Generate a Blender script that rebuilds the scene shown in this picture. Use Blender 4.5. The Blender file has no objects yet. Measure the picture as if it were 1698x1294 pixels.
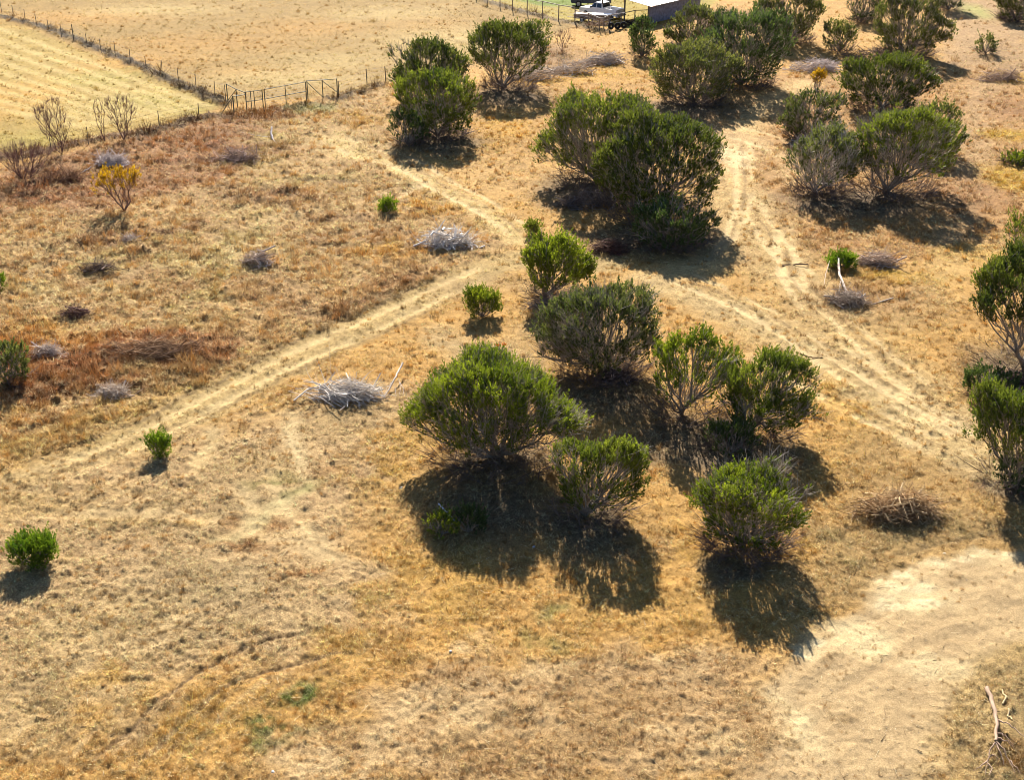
import bpy, bmesh, math
import numpy as np
from math import radians, sin, cos, tan, pi, sqrt, atan2

# ------------------------------------------------------------------ camera, sky, sun, exposure
F_PX, CX, CY = 2200.0, 849.0, 647.0          # lens of the photograph in its own pixels
PITCH = radians(25.7)
CAM_H = 24.9
SUN_EL = radians(31.0)
SUN_AZ = radians(-2.0)                        # measured from +Y, towards +X

sc = bpy.context.scene
cam_d = bpy.data.cameras.new('camera')
cam_d.sensor_fit = 'HORIZONTAL'
cam_d.sensor_width = 36.0
cam_d.lens = F_PX / 1698.0 * 36.0
cam_d.clip_start = 0.5
cam_d.clip_end = 6000.0
cam = bpy.data.objects.new('camera', cam_d)
sc.collection.objects.link(cam)
cam.location = (0, 0, CAM_H)
cam.rotation_euler = (pi / 2 - PITCH, 0, 0)
sc.camera = cam

w = bpy.data.worlds.new('World')
sc.world = w
w.use_nodes = True
nt = w.node_tree
nt.nodes.clear()
sky = nt.nodes.new('ShaderNodeTexSky')
sky.sky_type = 'NISHITA'
sky.sun_disc = False
sky.sun_elevation = SUN_EL
sky.sun_rotation = SUN_AZ
sky.ozone_density = 6.0
bgn = nt.nodes.new('ShaderNodeBackground')
bgn.inputs['Strength'].default_value = 0.05
wo = nt.nodes.new('ShaderNodeOutputWorld')
nt.links.new(sky.outputs[0], bgn.inputs[0])
nt.links.new(bgn.outputs[0], wo.inputs[0])

sun_d = bpy.data.lights.new('sun', 'SUN')
sun_d.energy = 5.0
sun_d.angle = radians(0.5)
sun_d.color = (1.0, 0.955, 0.88)
sun = bpy.data.objects.new('sun', sun_d)
sc.collection.objects.link(sun)
sun.location = (0, 0, 80)
sun.rotation_euler = (SUN_EL - pi / 2, 0, -SUN_AZ)   # light travels from +Y towards the camera

sc.view_settings.view_transform = 'Standard'
sc.view_settings.look = 'None'
sc.view_settings.gamma = 1.0
sc.view_settings.exposure = 1.5
sc.cycles.filter_width = 0.95
sc.cycles.max_bounces = 6
sc.cycles.diffuse_bounces = 3
sc.cycles.transmission_bounces = 4
sc.cycles.transparent_max_bounces = 4

COL = sc.collection
SP, CP = sin(PITCH), cos(PITCH)


# ------------------------------------------------------------------ geometry of the view
def ground(u, v):
    """pixel of the photograph -> point of the (flat) ground"""
    x = (np.asarray(u, float) - CX) / F_PX
    y = -(np.asarray(v, float) - CY) / F_PX
    dz = -SP + y * CP
    t = CAM_H / -dz
    return x * t, (CP + y * SP) * t


def project(x, y, z):
    dz = z - CAM_H
    dep = y * CP - dz * SP
    up = y * SP + dz * CP
    return CX + F_PX * x / dep, CY - F_PX * up / dep


def scale_at(v):
    """pixels per metre, and depression angle, for ground seen at picture row v"""
    x, y = ground(CX, v)
    dep = y * CP + CAM_H * SP
    return F_PX / dep, math.atan2(CAM_H, float(y))


# ------------------------------------------------------------------ noise
def _hash(ix, iy, seed):
    h = (ix.astype(np.int64) * 374761393 + iy.astype(np.int64) * 668265263 + seed * 974634761) & 0xffffffff
    h = ((h ^ (h >> 13)) * 1274126177) & 0xffffffff
    h = ((h ^ (h >> 16)) * 2246822519) & 0xffffffff
    return ((h ^ (h >> 13)) & 0xffffff) / float(0xffffff)


def vnoise(x, y, seed=0):
    ix, iy = np.floor(x), np.floor(y)
    fx, fy = x - ix, y - iy
    fx = fx * fx * (3 - 2 * fx)
    fy = fy * fy * (3 - 2 * fy)
    a = _hash(ix, iy, seed)
    b = _hash(ix + 1, iy, seed)
    c = _hash(ix, iy + 1, seed)
    d = _hash(ix + 1, iy + 1, seed)
    return (a * (1 - fx) + b * fx) * (1 - fy) + (c * (1 - fx) + d * fx) * fy


def fbm(x, y, seed=0, octv=4, gain=0.5):
    s, a, t = 0.0, 1.0, 0.0
    for o in range(octv):
        s = s + a * vnoise(x * 2 ** o + 17.3 * o, y * 2 ** o - 9.1 * o, seed + o)
        t += a
        a *= gain
    return s / t


def smooth(a, b, x):
    t = np.clip((x - a) / (b - a), 0, 1)
    return t * t * (3 - 2 * t)


def lin(c, k=1.0):
    c = np.asarray(c, float) / 255.0
    return np.where(c <= 0.04045, c / 12.92, ((c + 0.055) / 1.055) ** 2.4) * k


def soft_c(c):
    c = np.asarray(c, float)
    g = c @ np.array([.3, .59, .11])
    return (g + (c - g) * np.array([.70, .78, .74])) * np.array([.998, .992, .935])


# ------------------------------------------------------------------ zones of the ground
# each zone: shape, colour of soil and litter, grass density / height / colour, roughness of the relief, depth
ZONES = []


def W(pts):
    a = np.asarray(pts, float)
    x, y = ground(a[:, 0], a[:, 1])
    return np.stack([x, y], 1)


def zpoly(pts, soft, warp=1.0, **k):
    ZONES.append(dict(t='poly', p=W(pts), soft=soft, warp=warp, **k))


def curve(p, n=5):
    p = np.asarray(p, float)
    if len(p) < 3:
        return p
    q = np.vstack([2 * p[0] - p[1], p, 2 * p[-1] - p[-2]])
    out = []
    for i in range(1, len(q) - 2):
        for t in np.arange(n) / n:
            out.append(.5 * (2 * q[i] + (q[i + 1] - q[i - 1]) * t + (2 * q[i - 1] - 5 * q[i] + 4 * q[i + 1] - q[i + 2]) * t ** 2
                             + (3 * q[i] - q[i - 1] - 3 * q[i + 1] + q[i + 2]) * t ** 3))
    return np.array(out + [p[-1]])


def zline(pts, hw, soft, warp=0.3, **k):
    ZONES.append(dict(t='line', p=curve(W(pts)), hw=hw, soft=soft, warp=warp, **k))


def zblob(u, v, ru, rv, soft=0.5, warp=0.8, **k):
    s, d = scale_at(v)
    x, y = ground(u, v)
    ZONES.append(dict(t='blob', c=(float(x), float(y)), r=(ru / s, rv / (s * sin(d))), soft=soft, warp=warp, **k))


def zone_mask(z, X, Y, WX, WY):
    x = X + WX * z['warp']
    y = Y + WY * z['warp']
    if z['t'] == 'blob':
        q = np.sqrt(((x - z['c'][0]) / z['r'][0]) ** 2 + ((y - z['c'][1]) / z['r'][1]) ** 2)
        m = 1 - smooth(1 - z['soft'], 1 + z['soft'], q)
    else:
        p = z['p']
        n = len(p)
        closed = z['t'] == 'poly'
        d2 = np.full(x.shape, 1e9)
        inside = np.zeros(x.shape, bool)
        for i in range(n if closed else n - 1):
            a, b = p[i], p[(i + 1) % n]
            ab = b - a
            L2 = max(ab @ ab, 1e-9)
            t = np.clip(((x - a[0]) * ab[0] + (y - a[1]) * ab[1]) / L2, 0, 1)
            d2 = np.minimum(d2, (x - a[0] - t * ab[0]) ** 2 + (y - a[1] - t * ab[1]) ** 2)
            if closed and a[1] != b[1]:
                c = ((a[1] > y) != (b[1] > y)) & (x < ab[0] * (y - a[1]) / (b[1] - a[1]) + a[0])
                inside ^= c
        d = np.sqrt(d2)
        if closed:
            d = np.where(inside, -d, d)
            m = 1 - smooth(-z['soft'], z['soft'], d)
        else:
            m = 1 - smooth(z['hw'] - z['soft'], z['hw'] + z['soft'], d)
            if z['hw'] < .4:
                for e_ in (p[0], p[-1]):
                    m = m * smooth(.2, 3.2, np.hypot(x - e_[0], y - e_[1]) * 1.8)
    if 'brk' in z:       # broken up by clumps
        f, th = z['brk']
        nn = fbm(X * f, Y * f, 77, 3)
        m = m * smooth(th - 0.12, th + 0.12, nn)
    return m * z.get('op', 1.0)


def eval_zones(X, Y):
    n = X.shape
    WX = (fbm(X * 0.9, Y * 0.9, 11, 3) - 0.5) * 2.2
    WY = (fbm(X * 0.9, Y * 0.9, 31, 3) - 0.5) * 2.2
    out = dict(col=np.tile(lin((196, 156, 92)), n + (1,)), g=np.tile(lin((205, 166, 98)), n + (1,)),
               dens=np.full(n, 0.75), hgt=np.full(n, 0.13), rough=np.full(n, 0.35), dz=np.zeros(n))
    for z in ZONES:
        if 'p' in z:
            lo, hi = z['p'].min(0), z['p'].max(0)
            mg = z.get('hw', 0) + z['soft'] + 2.4 * z['warp']
        else:
            c, r = np.array(z['c']), np.array(z['r']) * (1 + z['soft'])
            lo, hi, mg = c - r, c + r, 2.4 * z['warp']
        idx = np.where((X > lo[0] - mg) & (X < hi[0] + mg) & (Y > lo[1] - mg) & (Y < hi[1] + mg))
        if len(idx[0]) == 0:
            continue
        m = zone_mask(z, X[idx], Y[idx], WX[idx], WY[idx])
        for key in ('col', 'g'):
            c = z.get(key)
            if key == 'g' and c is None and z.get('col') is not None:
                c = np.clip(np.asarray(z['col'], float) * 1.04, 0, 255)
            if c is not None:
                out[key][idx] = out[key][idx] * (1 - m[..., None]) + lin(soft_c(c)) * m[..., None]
        for key in ('dens', 'hgt', 'rough'):
            if key in z:
                out[key][idx] = out[key][idx] * (1 - m) + z[key] * m
        if 'dz' in z:
            out['dz'][idx] += z['dz'] * m
    return out


#ZONES_BEGIN
# --- fields at the top left, split by the diagonal fence
zpoly([(-700, -180), (0, 28), (372, 172), (330, 192), (150, 232), (-60, 282), (-700, 420)], 0.6, 0.3,
      col=(186, 150, 66), dens=0.95, hgt=0.12, rough=0.25)
zpoly([(-700, -180), (0, 26), (372, 172), (560, 162), (640, 140), (900, 66), (955, 42), (800, -3), (300, -200), (-700, -260)], 0.6, 0.3,
      col=(178, 138, 68), dens=0.95, hgt=0.15, rough=0.3)
for (u, v, ru, rv, o) in [(120, 28, 120, 13, .7), (330, 70, 150, 14, .6), (510, 45, 90, 12, .6), (250, 100, 90, 14, .6), (420, 120, 70, 8, .5), (700, 40, 70, 14, .3)]:
    zblob(u, v, ru, rv, 0.8, 2.0, col=(204, 146, 62), op=o)
for (u, v, ru, rv, o) in [(480, 130, 120, 14, .6), (250, 15, 110, 8, .6), (760, 70, 120, 22, .6), (640, 20, 90, 10, .5), (560, 100, 90, 12, .5)]:
    zblob(u, v, ru, rv, 0.8, 2.0, col=(212, 180, 112), op=o)
for (u, v, ru, rv, o) in [(40, 160, 60, 28, .7), (180, 110, 60, 10, .4)]:
    zblob(u, v, ru, rv, 0.8, 2.0, col=(218, 156, 58), op=o)
for (u, v, ru, rv, o) in [(240, 165, 60, 12, .7), (160, 130, 60, 12, .6), (50, 232, 60, 14, .5), (300, 180, 40, 8, .5)]:
    zblob(u, v, ru, rv, 0.8, 1.6, col=(176, 160, 62), op=o)
for k in range(9):        # mown stripes along the fence
    o = 10 + k * 13
    zline([(-40 - o * 1.2, 18 + o * 1.1), (360 - o * 1.9, 172 + o * 0.33)], 0.45, 0.4, 0.25, col=(228, 196, 122), op=.55)
# yard beyond the far fence
zpoly([(800, -3), (955, 38), (1010, 45), (1090, 40), (1180, 10), (1250, -60), (1000, -160), (700, -60)], 0.5, 0.3,
      col=(176, 150, 52), dens=0.9, hgt=0.14, rough=0.2)
zpoly([(840, -5), (900, 9), (955, 10), (1000, 2), (1020, -40), (800, -40)], 0.8, 0.6, col=(120, 140, 34))
zblob(1063, 47, 20, 6, .5, .4, col=(140, 160, 50), dens=1.2)
# --- rough meadow left of the track
zpoly([(-400, 330), (0, 290), (330, 196), (480, 180), (640, 146), (660, 240), (740, 320), (850, 400), (800, 436), (640, 508), (450, 592), (200, 722), (-60, 790), (-400, 900)], 0.8, 0.8,
      col=(198, 156, 98), g=(218, 172, 110), dens=1.2, hgt=0.22, rough=1.0)
zpoly([(-60, 300), (340, 196), (420, 196), (500, 250), (330, 310), (200, 345), (-60, 350)], 1.2, 1.4,
      col=(176, 124, 78), g=(196, 138, 84), dens=1.4, hgt=0.2)
for (u, v, ru, rv) in [(430, 245, 40, 22), (470, 215, 50, 14), (400, 270, 60, 14), (380, 400, 100, 30), (230, 430, 80, 30), (90, 450, 60, 30), (520, 300, 70, 20), (350, 470, 40, 60)]:
    zblob(u, v, ru, rv, 0.8, 1.5, col=(180, 160, 86), g=(198, 176, 98), op=.55, brk=(0.7, .48))
for (u, v, ru, rv) in [(560, 235, 50, 16), (610, 255, 40, 14), (470, 345, 80, 30), (520, 420, 70, 20), (100, 400, 70, 20), (330, 430, 120, 30), (60, 470, 70, 30), (160, 480, 80, 20), (620, 300, 60, 20)]:
    zblob(u, v, ru, rv, 0.8, 1.5, col=(216, 184, 124), g=(226, 196, 136), op=.75, brk=(0.8, .5))
for (u, v, ru, rv) in [(420, 320, 70, 20), (560, 360, 60, 30), (600, 400, 80, 24), (260, 470, 110, 16), (450, 480, 60, 16), (120, 360, 60, 22), (500, 520, 50, 20), (80, 440, 50, 14), (300, 380, 60, 14)]:
    zblob(u, v, ru, rv, 0.8, 1.5, col=(164, 120, 78), g=(182, 132, 84), op=.65, brk=(0.6, .47))
for (u, v, ru, rv) in [(555, 190, 30, 10), (600, 200, 30, 12), (250, 262, 14, 10), (60, 545, 60, 14), (700, 340, 60, 16), (790, 352, 60, 14), (640, 420, 60, 20), (80, 670, 30, 10), (25, 690, 30, 16)]:
    zblob(u, v, ru, rv, 0.7, 1.0, col=(206, 146, 48), g=(222, 160, 54), op=.8, hgt=.34, brk=(1.2, .42))
zline([(545, 228), (590, 258), (650, 272), (720, 312), (790, 345), (870, 398)], 0.9, 0.8, .8, col=(220, 184, 116), g=(226, 190, 122), dens=.8, hgt=.14, rough=.4)
zline([(640, 300), (560, 303), (450, 300)], 0.25, 0.2, .4, col=(120, 90, 54), dz=-.05, op=.8)
# brown weed belts
zline([(560, 545), (640, 510), (700, 478), (760, 462)], 1.1, 0.7, .8, col=(140, 102, 62), g=(168, 120, 70), dens=1.5, hgt=.28, rough=1.2)
zline([(60, 650), (130, 600), (240, 572), (350, 578)], 1.5, 0.8, .9, col=(152, 104, 66), g=(194, 126, 72), dens=1.8, hgt=.36, rough=1.7)
zline([(-20, 590), (60, 575), (130, 570)], 0.9, 0.8, .9, col=(180, 116, 52), g=(216, 142, 56), dens=1.7, hgt=.36, rough=1.6)
zline([(70, 640), (140, 630), (220, 640), (290, 620)], .8, .6, .9, col=(138, 88, 56), g=(180, 112, 64), dens=1.7, hgt=.34, rough=1.2)
zline([(-30, 262), (40, 258), (140, 236), (230, 220)], .9, .6, .8, col=(130, 92, 66), g=(146, 104, 72), dens=1.7, hgt=.5, rough=2.0)
zline([(-40, 760), (60, 740), (200, 690), (330, 650)], 1.0, 0.9, .9, col=(196, 152, 80), g=(212, 166, 88), dens=1.3, hgt=.32, rough=.9)
zblob(80, 655, 80, 24, .8, 1.5, col=(168, 118, 62), g=(184, 132, 68), hgt=.35, brk=(.7, .45))
for (u, v, ru, rv, c, g) in [(25, 558, 70, 20, (176, 118, 58), (216, 148, 66)), (140, 622, 100, 24, (150, 98, 62), (190, 120, 70)), (310, 588, 80, 18, (156, 108, 66), (192, 130, 76)),
                             (60, 655, 70, 20, (120, 84, 60), (156, 104, 66)), (250, 625, 70, 20, (170, 132, 82), (200, 156, 94)), (20, 610, 50, 30, (140, 96, 60), (180, 116, 64)),
                             (690, 470, 70, 24, (160, 116, 70), (196, 138, 78)), (590, 525, 60, 20, (160, 116, 70), (190, 136, 80)), (470, 330, 90, 14, (166, 122, 80), (196, 144, 90)),
                             (200, 400, 90, 18, (160, 116, 78), (190, 138, 88)), (330, 250, 90, 24, (160, 110, 74), (190, 128, 82)), (60, 320, 80, 20, (150, 100, 66), (184, 120, 74))]:
    zblob(u, v, ru, rv, .7, 1.6, col=c, g=g, dens=1.8, hgt=.42, rough=2.0, brk=(.8, .42))
# fence strips of dark weeds
zline([(0, 26), (120, 62), (372, 172)], 0.6, 0.4, .4, col=(100, 82, 62), g=(108, 86, 66), dens=1.8, hgt=.5, rough=2.0)
zline([(230, 228), (265, 214), (330, 196), (380, 190)], 0.8, 0.5, .6, col=(112, 80, 54), g=(122, 86, 58), dens=1.8, hgt=.55, rough=2.2)
zline([(400, 190), (460, 184), (540, 166), (560, 165), (640, 140)], 0.6, 0.4, .5, col=(120, 92, 58), g=(128, 96, 62), dens=1.5, hgt=.5, rough=2.0, brk=(.7, .36))
zline([(800, 0), (955, 40), (1010, 52)], 0.6, 0.4, .4, col=(130, 108, 76), g=(136, 112, 78), dens=1.4, hgt=.45, rough=1.8)
zblob(900, 90, 60, 16, .8, 1.2, col=(166, 124, 84), g=(178, 134, 90), hgt=.35, dens=1.3)
zblob(430, 190, 60, 9, .6, 1, col=(150, 98, 50), g=(170, 110, 52), hgt=.4, dens=1.4)
zblob(520, 182, 40, 7, .6, 1, col=(140, 138, 74), op=.8)
# --- golden ground between the trees at the top
zpoly([(640, 190), (800, 150), (900, 125), (1045, 85), (1090, 110), (1110, 220), (1080, 170), (900, 190), (880, 330), (760, 270), (660, 250)], 1.0, 1.0,
      col=(206, 152, 76), g=(220, 166, 84), dens=1.1, hgt=.17, rough=.6)
for (u, v, ru, rv) in [(900, 134, 60, 8), (1000, 120, 60, 12), (840, 215, 40, 18), (790, 245, 40, 14)]:
    zblob(u, v, ru, rv, .8, 1, col=(222, 160, 44), g=(234, 176, 50), op=.7)
zblob(830, 290, 90, 30, .8, 1.2, col=(214, 166, 96), op=.8)
zpoly([(1100, 200), (1300, 120), (1500, 130), (1690, 60), (1760, 300), (1760, 420), (1600, 420), (1300, 440), (1200, 440), (1180, 250)], 1.5, 1.5,
      col=(196, 144, 82), g=(208, 156, 90), dens=1.0, hgt=.2, rough=.5)
zpoly([(1570, -10), (1720, -10), (1720, 120), (1560, 110)], 1.5, 1.5, col=(190, 148, 100), g=(200, 158, 106))
zblob(1615, 18, 22, 12, .8, .8, col=(168, 170, 84), op=.8)
zline([(1700, 120), (1640, 140), (1620, 200), (1610, 300), (1590, 420)], 1.2, 1.0, .8, col=(196, 156, 108), op=.7, dens=.5)
for (u, v, ru, rv) in [(1672, 225, 40, 9), (1685, 300, 46, 24), (1480, 458, 60, 9), (1530, 462, 50, 9), (1690, 130, 40, 8), (1620, 420, 60, 16)]:
    zblob(u, v, ru, rv, .6, .8, col=(206, 154, 46), g=(224, 172, 54), dens=1.4, hgt=.2)
for (u, v, ru, rv) in [(1280, 400, 60, 20), (1600, 320, 60, 30), (1690, 180, 50, 20), (1320, 180, 40, 20)]:
    zblob(u, v, ru, rv, .9, 1.5, col=(176, 120, 72), g=(186, 130, 78), op=.7)
# --- pale trails
zline([(1330, 140), (1265, 180), (1225, 230), (1215, 280), (1225, 330), (1195, 420), (1110, 460)], 1.3, 1.1, .8, col=(220, 178, 114), g=(226, 186, 124), dens=.6, hgt=.1, rough=.4)
zblob(1215, 262, 26, 20, .8, .8, col=(236, 206, 160), op=.8, dens=.4)
zline([(1180, 215), (1300, 262), (1310, 300)], 1.0, .9, .8, col=(214, 172, 116), op=.8, dens=.6)
zline([(1225, 330), (1290, 430), (1380, 530), (1500, 640), (1620, 720), (1720, 780)], 2.0, 1.5, 1.0, col=(206, 168, 106), g=(212, 174, 112), dens=.7, hgt=.1, rough=.45)
zline([(1080, 470), (1180, 505), (1290, 560), (1400, 640), (1540, 710), (1640, 770)], 1.4, 1.2, .8, col=(204, 170, 112), g=(210, 176, 118), dens=.7, hgt=.1, rough=.4)
zline([(1260, 600), (1400, 680), (1530, 745), (1640, 800)], .5, .4, .4, col=(218, 188, 134), op=.7, dens=.5)
zline([(1700, 400), (1580, 430), (1520, 520), (1440, 560)], 1.2, 1.1, 1, col=(214, 170, 98), op=.7)
zline([(1330, 620), (1400, 680), (1420, 740), (1380, 800)], 1.0, .9, 1, col=(216, 158, 60), g=(226, 168, 64), op=.7, hgt=.2)
zpoly([(1390, 700), (1500, 740), (1620, 790), (1650, 880), (1400, 900), (1370, 800)], 1.0, 1.0, col=(178, 140, 84), g=(190, 152, 92), op=.7, hgt=.16)
zblob(1460, 500, 110, 34, .8, 1.2, col=(168, 126, 84), g=(182, 138, 92), hgt=.26, op=.6)
# the two-rut track running up from the left
TR = [(-60, 862), (60, 800), (200, 742), (330, 676), (450, 612), (560, 562), (640, 526), (740, 478), (820, 440), (900, 425), (1000, 440)]
zline(TR, 1.35, 0.5, .3, col=(198, 162, 98), g=(204, 168, 102), dens=.65, hgt=.09, rough=.35)
zline([(a, b - 10) for a, b in TR[1:-2]], .24, .17, .2, col=(222, 186, 124), dens=.35, dz=-.06, rough=.2, op=.85, brk=(.8, .28))
zline([(a + 4, b + 12) for a, b in TR[1:-2]], .24, .17, .2, col=(222, 186, 124), dens=.35, dz=-.06, rough=.2, op=.85, brk=(.8, .28))
zline([(a - 4, b - 22) for a, b in TR[2:-3]], .1, .1, .3, col=(120, 92, 56), dz=.03, op=.7)
zline([(a + 8, b + 22) for a, b in TR[2:-3]], .1, .1, .3, col=(126, 98, 60), dz=.03, op=.5)
zline([(740, 478), (870, 470), (900, 500), (880, 560), (820, 580)], 1.0, .9, .8, col=(190, 152, 96), op=.6)
zline([(735, 560), (800, 595), (870, 600)], 1.2, 1.0, .8, col=(196, 164, 112), op=.7, dens=.6)
# --- lower left
zpoly([(-200, 850), (200, 760), (420, 700), (560, 640), (680, 640), (660, 840), (600, 900), (640, 1000), (620, 1060), (300, 1110), (0, 1180), (-200, 1200)], 1.5, 1.5,
      col=(208, 168, 116), g=(222, 182, 126), dens=1.0, hgt=.11, rough=.45)
for (u, v, ru, rv, c) in [(330, 990, 150, 60, (186, 158, 112)), (150, 1050, 130, 70, (206, 172, 116)), (380, 860, 90, 30, (182, 152, 104)), (60, 1180, 110, 60, (194, 162, 112)), (560, 700, 70, 40, (194, 158, 102)), (430, 780, 60, 40, (196, 160, 104)), (30, 840, 90, 26, (204, 164, 98)), (180, 850, 100, 26, (196, 158, 98))]:
    zblob(u, v, ru, rv, .9, 1.5, col=c, op=.8)
for (u, v, ru, rv) in [(700, 940, 60, 60), (760, 1000, 60, 40), (640, 780, 50, 60), (700, 740, 60, 40), (1120, 930, 50, 70), (590, 1080, 50, 20), (330, 1190, 70, 24), (440, 1150, 60, 22), (260, 1210, 80, 30), (530, 1130, 50, 16), (200, 1140, 60, 20), (540, 1050, 40, 14), (600, 1000, 40, 20), (1010, 1010, 60, 24), (300, 860, 40, 12), (1320, 890, 20, 40)]:
    zblob(u, v, ru, rv, .8, 1.2, col=(202, 150, 62), g=(214, 164, 70), op=.75, dens=1.1, hgt=.17, brk=(.9, .42))
for (u, v, ru, rv) in [(400, 875, 40, 9), (460, 860, 40, 12), (540, 790, 40, 14), (520, 940, 30, 10), (390, 900, 60, 10)]:
    zblob(u, v, ru, rv, .7, .9, col=(176, 118, 60), g=(186, 128, 66), op=.7, hgt=.2)
for ln, c in [([(478, 672), (485, 720), (500, 770), (520, 830)], (214, 184, 132)), ([(440, 760), (458, 810), (490, 862), (540, 912), (600, 942)], (214, 180, 124)), ([(402, 780), (408, 830), (424, 900)], (210, 178, 124)), ([(300, 900), (400, 880), (470, 826), (570, 780)], (196, 176, 118)), ([(360, 690), (345, 745), (300, 800)], (208, 174, 112)), ([(60, 862), (250, 848), (400, 872), (520, 912), (600, 960)], (204, 168, 114))]:
    zline(ln, .34, .3, .3, col=np.minimum(np.array(c) + 8, 250), dens=.3, hgt=.05, rough=.15, dz=-.05, op=.62, brk=(.7, .25))
zline([(120, 1310), (200, 1220), (285, 1148), (370, 1095), (430, 1064), (540, 1042)], .085, .07, .2, col=(126, 96, 66), dz=-.07, dens=.3, brk=(.5, .08))
zline([(190, 1310), (280, 1222), (350, 1160), (420, 1120), (520, 1096), (640, 1078)], .085, .07, .2, col=(130, 100, 68), dz=-.06, dens=.3, op=.9, brk=(.5, .12))
for k in range(-7, 8):      # faint sweeping passes of the mower
    o = k * 34
    zline([(100 + o, 1310), (190 + o * .9, 1214), (285 + o * .7, 1140 + o * .12), (390 + o * .5, 1082 + o * .2), (540 + o * .3, 1036 + o * .3)], .1, .09, .18,
          col=((226, 190, 136) if k % 2 else (150, 118, 76)), dz=(-.02 if k % 2 else -.05), op=.5, brk=(.45, .46))
for k in range(-5, 9):
    o = k * 17
    zline([(-20, 880 + o * 1.3), (150, 800 + o), (330, 716 + o * .7), (470, 656 + o * .5), (600, 600 + o * .4)], .09, .08, .16,
          col=((226, 192, 132) if k % 2 else (146, 116, 74)), dz=(-.01 if k % 2 else -.04), op=.5, brk=(.4, .46))
for ln in ([(1250, 1310), (1330, 1170), (1430, 1085), (1560, 1030), (1720, 1000)], [(1300, 1310), (1370, 1190), (1460, 1110), (1580, 1060), (1720, 1035)],
           [(1240, 1240), (1310, 1120), (1400, 1050), (1540, 985), (1720, 960)]):
    zline(ln, .2, .16, .16, col=(186, 148, 98), dz=-.03, op=.75, rough=.15)
    zline([(u + 16, v + 10) for u, v in ln], .1, .1, .16, col=(232, 200, 150), dz=.01, op=.6, rough=.1)
for ln in ([(1225, 340), (1285, 430), (1375, 530), (1495, 640), (1615, 722), (1720, 782)], [(1100, 462), (1185, 500), (1290, 552), (1400, 632), (1540, 702), (1640, 762)],
           [(1250, 600), (1330, 640), (1420, 690), (1530, 745), (1640, 800)], [(1320, 560), (1420, 620), (1540, 690), (1660, 750)], [(1215, 240), (1222, 330), (1190, 415), (1120, 458)],
           [(1180, 222), (1250, 240), (1300, 270)], [(1285, 380), (1300, 470), (1350, 540)], [(540, 236), (590, 262), (660, 280), (720, 316), (790, 350), (866, 402)], [(700, 300), (660, 330), (560, 345)]):
    zline(ln, .22, .12, .16, col=(228, 194, 138), dens=.3, dz=-.05, rough=.2, op=.78, brk=(.6, .36))
    zline([(u + 13, v - 8) for u, v in ln], .1, .09, .16, col=(150, 118, 76), dz=.02, op=.55, brk=(.5, .4))
    zline([(u + 26, v - 15) for u, v in ln], .2, .12, .16, col=(226, 192, 136), dens=.3, dz=-.05, rough=.2, op=.68, brk=(.6, .38))
zline([(150, 1294), (240, 1195), (330, 1130)], .35, .3, .4, col=(186, 150, 104), op=.7)
for (u, v, ru, rv) in [(478, 1212, 48, 12), (462, 1242, 26, 12), (505, 1150, 42, 14), (440, 1190, 30, 10), (520, 1160, 22, 10)]:
    zblob(u, v, ru * 1.25, rv * 1.25, .5, .6, col=(98, 106, 40), g=(96, 134, 36), dens=2.4, hgt=.16, op=.9, brk=(3.2, .40))
for (u, v, ru, rv) in [(1550, 882, 60, 8), (1450, 900, 80, 12), (1405, 935, 30, 10), (915, 1014, 22, 8), (900, 1060, 34, 16), (470, 800, 60, 14), (1240, 985, 14, 10), (1640, 1190, 60, 50), (1600, 1100, 80, 40)]:
    zblob(u, v, ru, rv, .8, .8, col=(142, 134, 66), g=(136, 136, 60), op=.75, dens=1.1, brk=(1.2, .42))
zpoly([(1350, 880), (1640, 860), (1720, 900), (1500, 950), (1380, 1000), (1320, 1020)], .8, 1.0, col=(176, 140, 86), g=(186, 150, 94), op=.8)
zline([(1690, 880), (1560, 906), (1440, 935)], .12, .1, .3, col=(120, 96, 60), dz=-.04, op=.6)
# --- bare pale soil, bottom right and bottom middle
zpoly([(1780, 905), (1690, 918), (1610, 930), (1540, 936), (1480, 950), (1440, 980), (1400, 1020), (1330, 1068), (1290, 1120), (1262, 1180), (1250, 1240), (1210, 1330), (1400, 1400), (1560, 1330), (1590, 1180), (1680, 1080), (1780, 1050)], .45, .5,
      col=(202, 166, 118), g=(206, 166, 110), dens=.16, hgt=.05, rough=.1)
for (u, v, ru, rv) in [(1500, 985, 60, 24), (1555, 945, 30, 8), (1640, 930, 40, 10), (1335, 1085, 24, 12), (1420, 1060, 60, 30), (1300, 1190, 40, 50), (1560, 1120, 60, 20)]:
    zblob(u, v, ru, rv, .7, .7, col=(226, 198, 148), g=(220, 186, 128), op=.8, dens=.08, rough=.1)
zpoly([(700, 1110), (1000, 1085), (1280, 1080), (1290, 1140), (1240, 1310), (400, 1310), (520, 1240), (620, 1170)], 1.0, 1.0,
      col=(196, 154, 102), g=(200, 154, 96), dens=.8, hgt=.1, rough=.35)
for (u, v, ru, rv) in [(650, 1230, 130, 44), (800, 1190, 110, 40), (540, 1280, 110, 20), (900, 1110, 70, 20), (1120, 1100, 70, 24), (1150, 1240, 60, 50), (760, 1080, 50, 14)]:
    zblob(u, v, ru, rv, .8, 1.2, col=(222, 186, 134), dens=.4, hgt=.08, op=.7, brk=(1.1, .47))
for (u, v, ru, rv) in [(950, 1200, 130, 60), (1080, 1180, 60, 40), (860, 1270, 100, 30), (1040, 1270, 90, 24), (740, 1250, 70, 20)]:
    zblob(u, v, ru, rv, .8, 1.2, col=(188, 144, 88), g=(192, 148, 88), dens=.9, hgt=.12, op=.6, brk=(1.0, .46))
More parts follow.
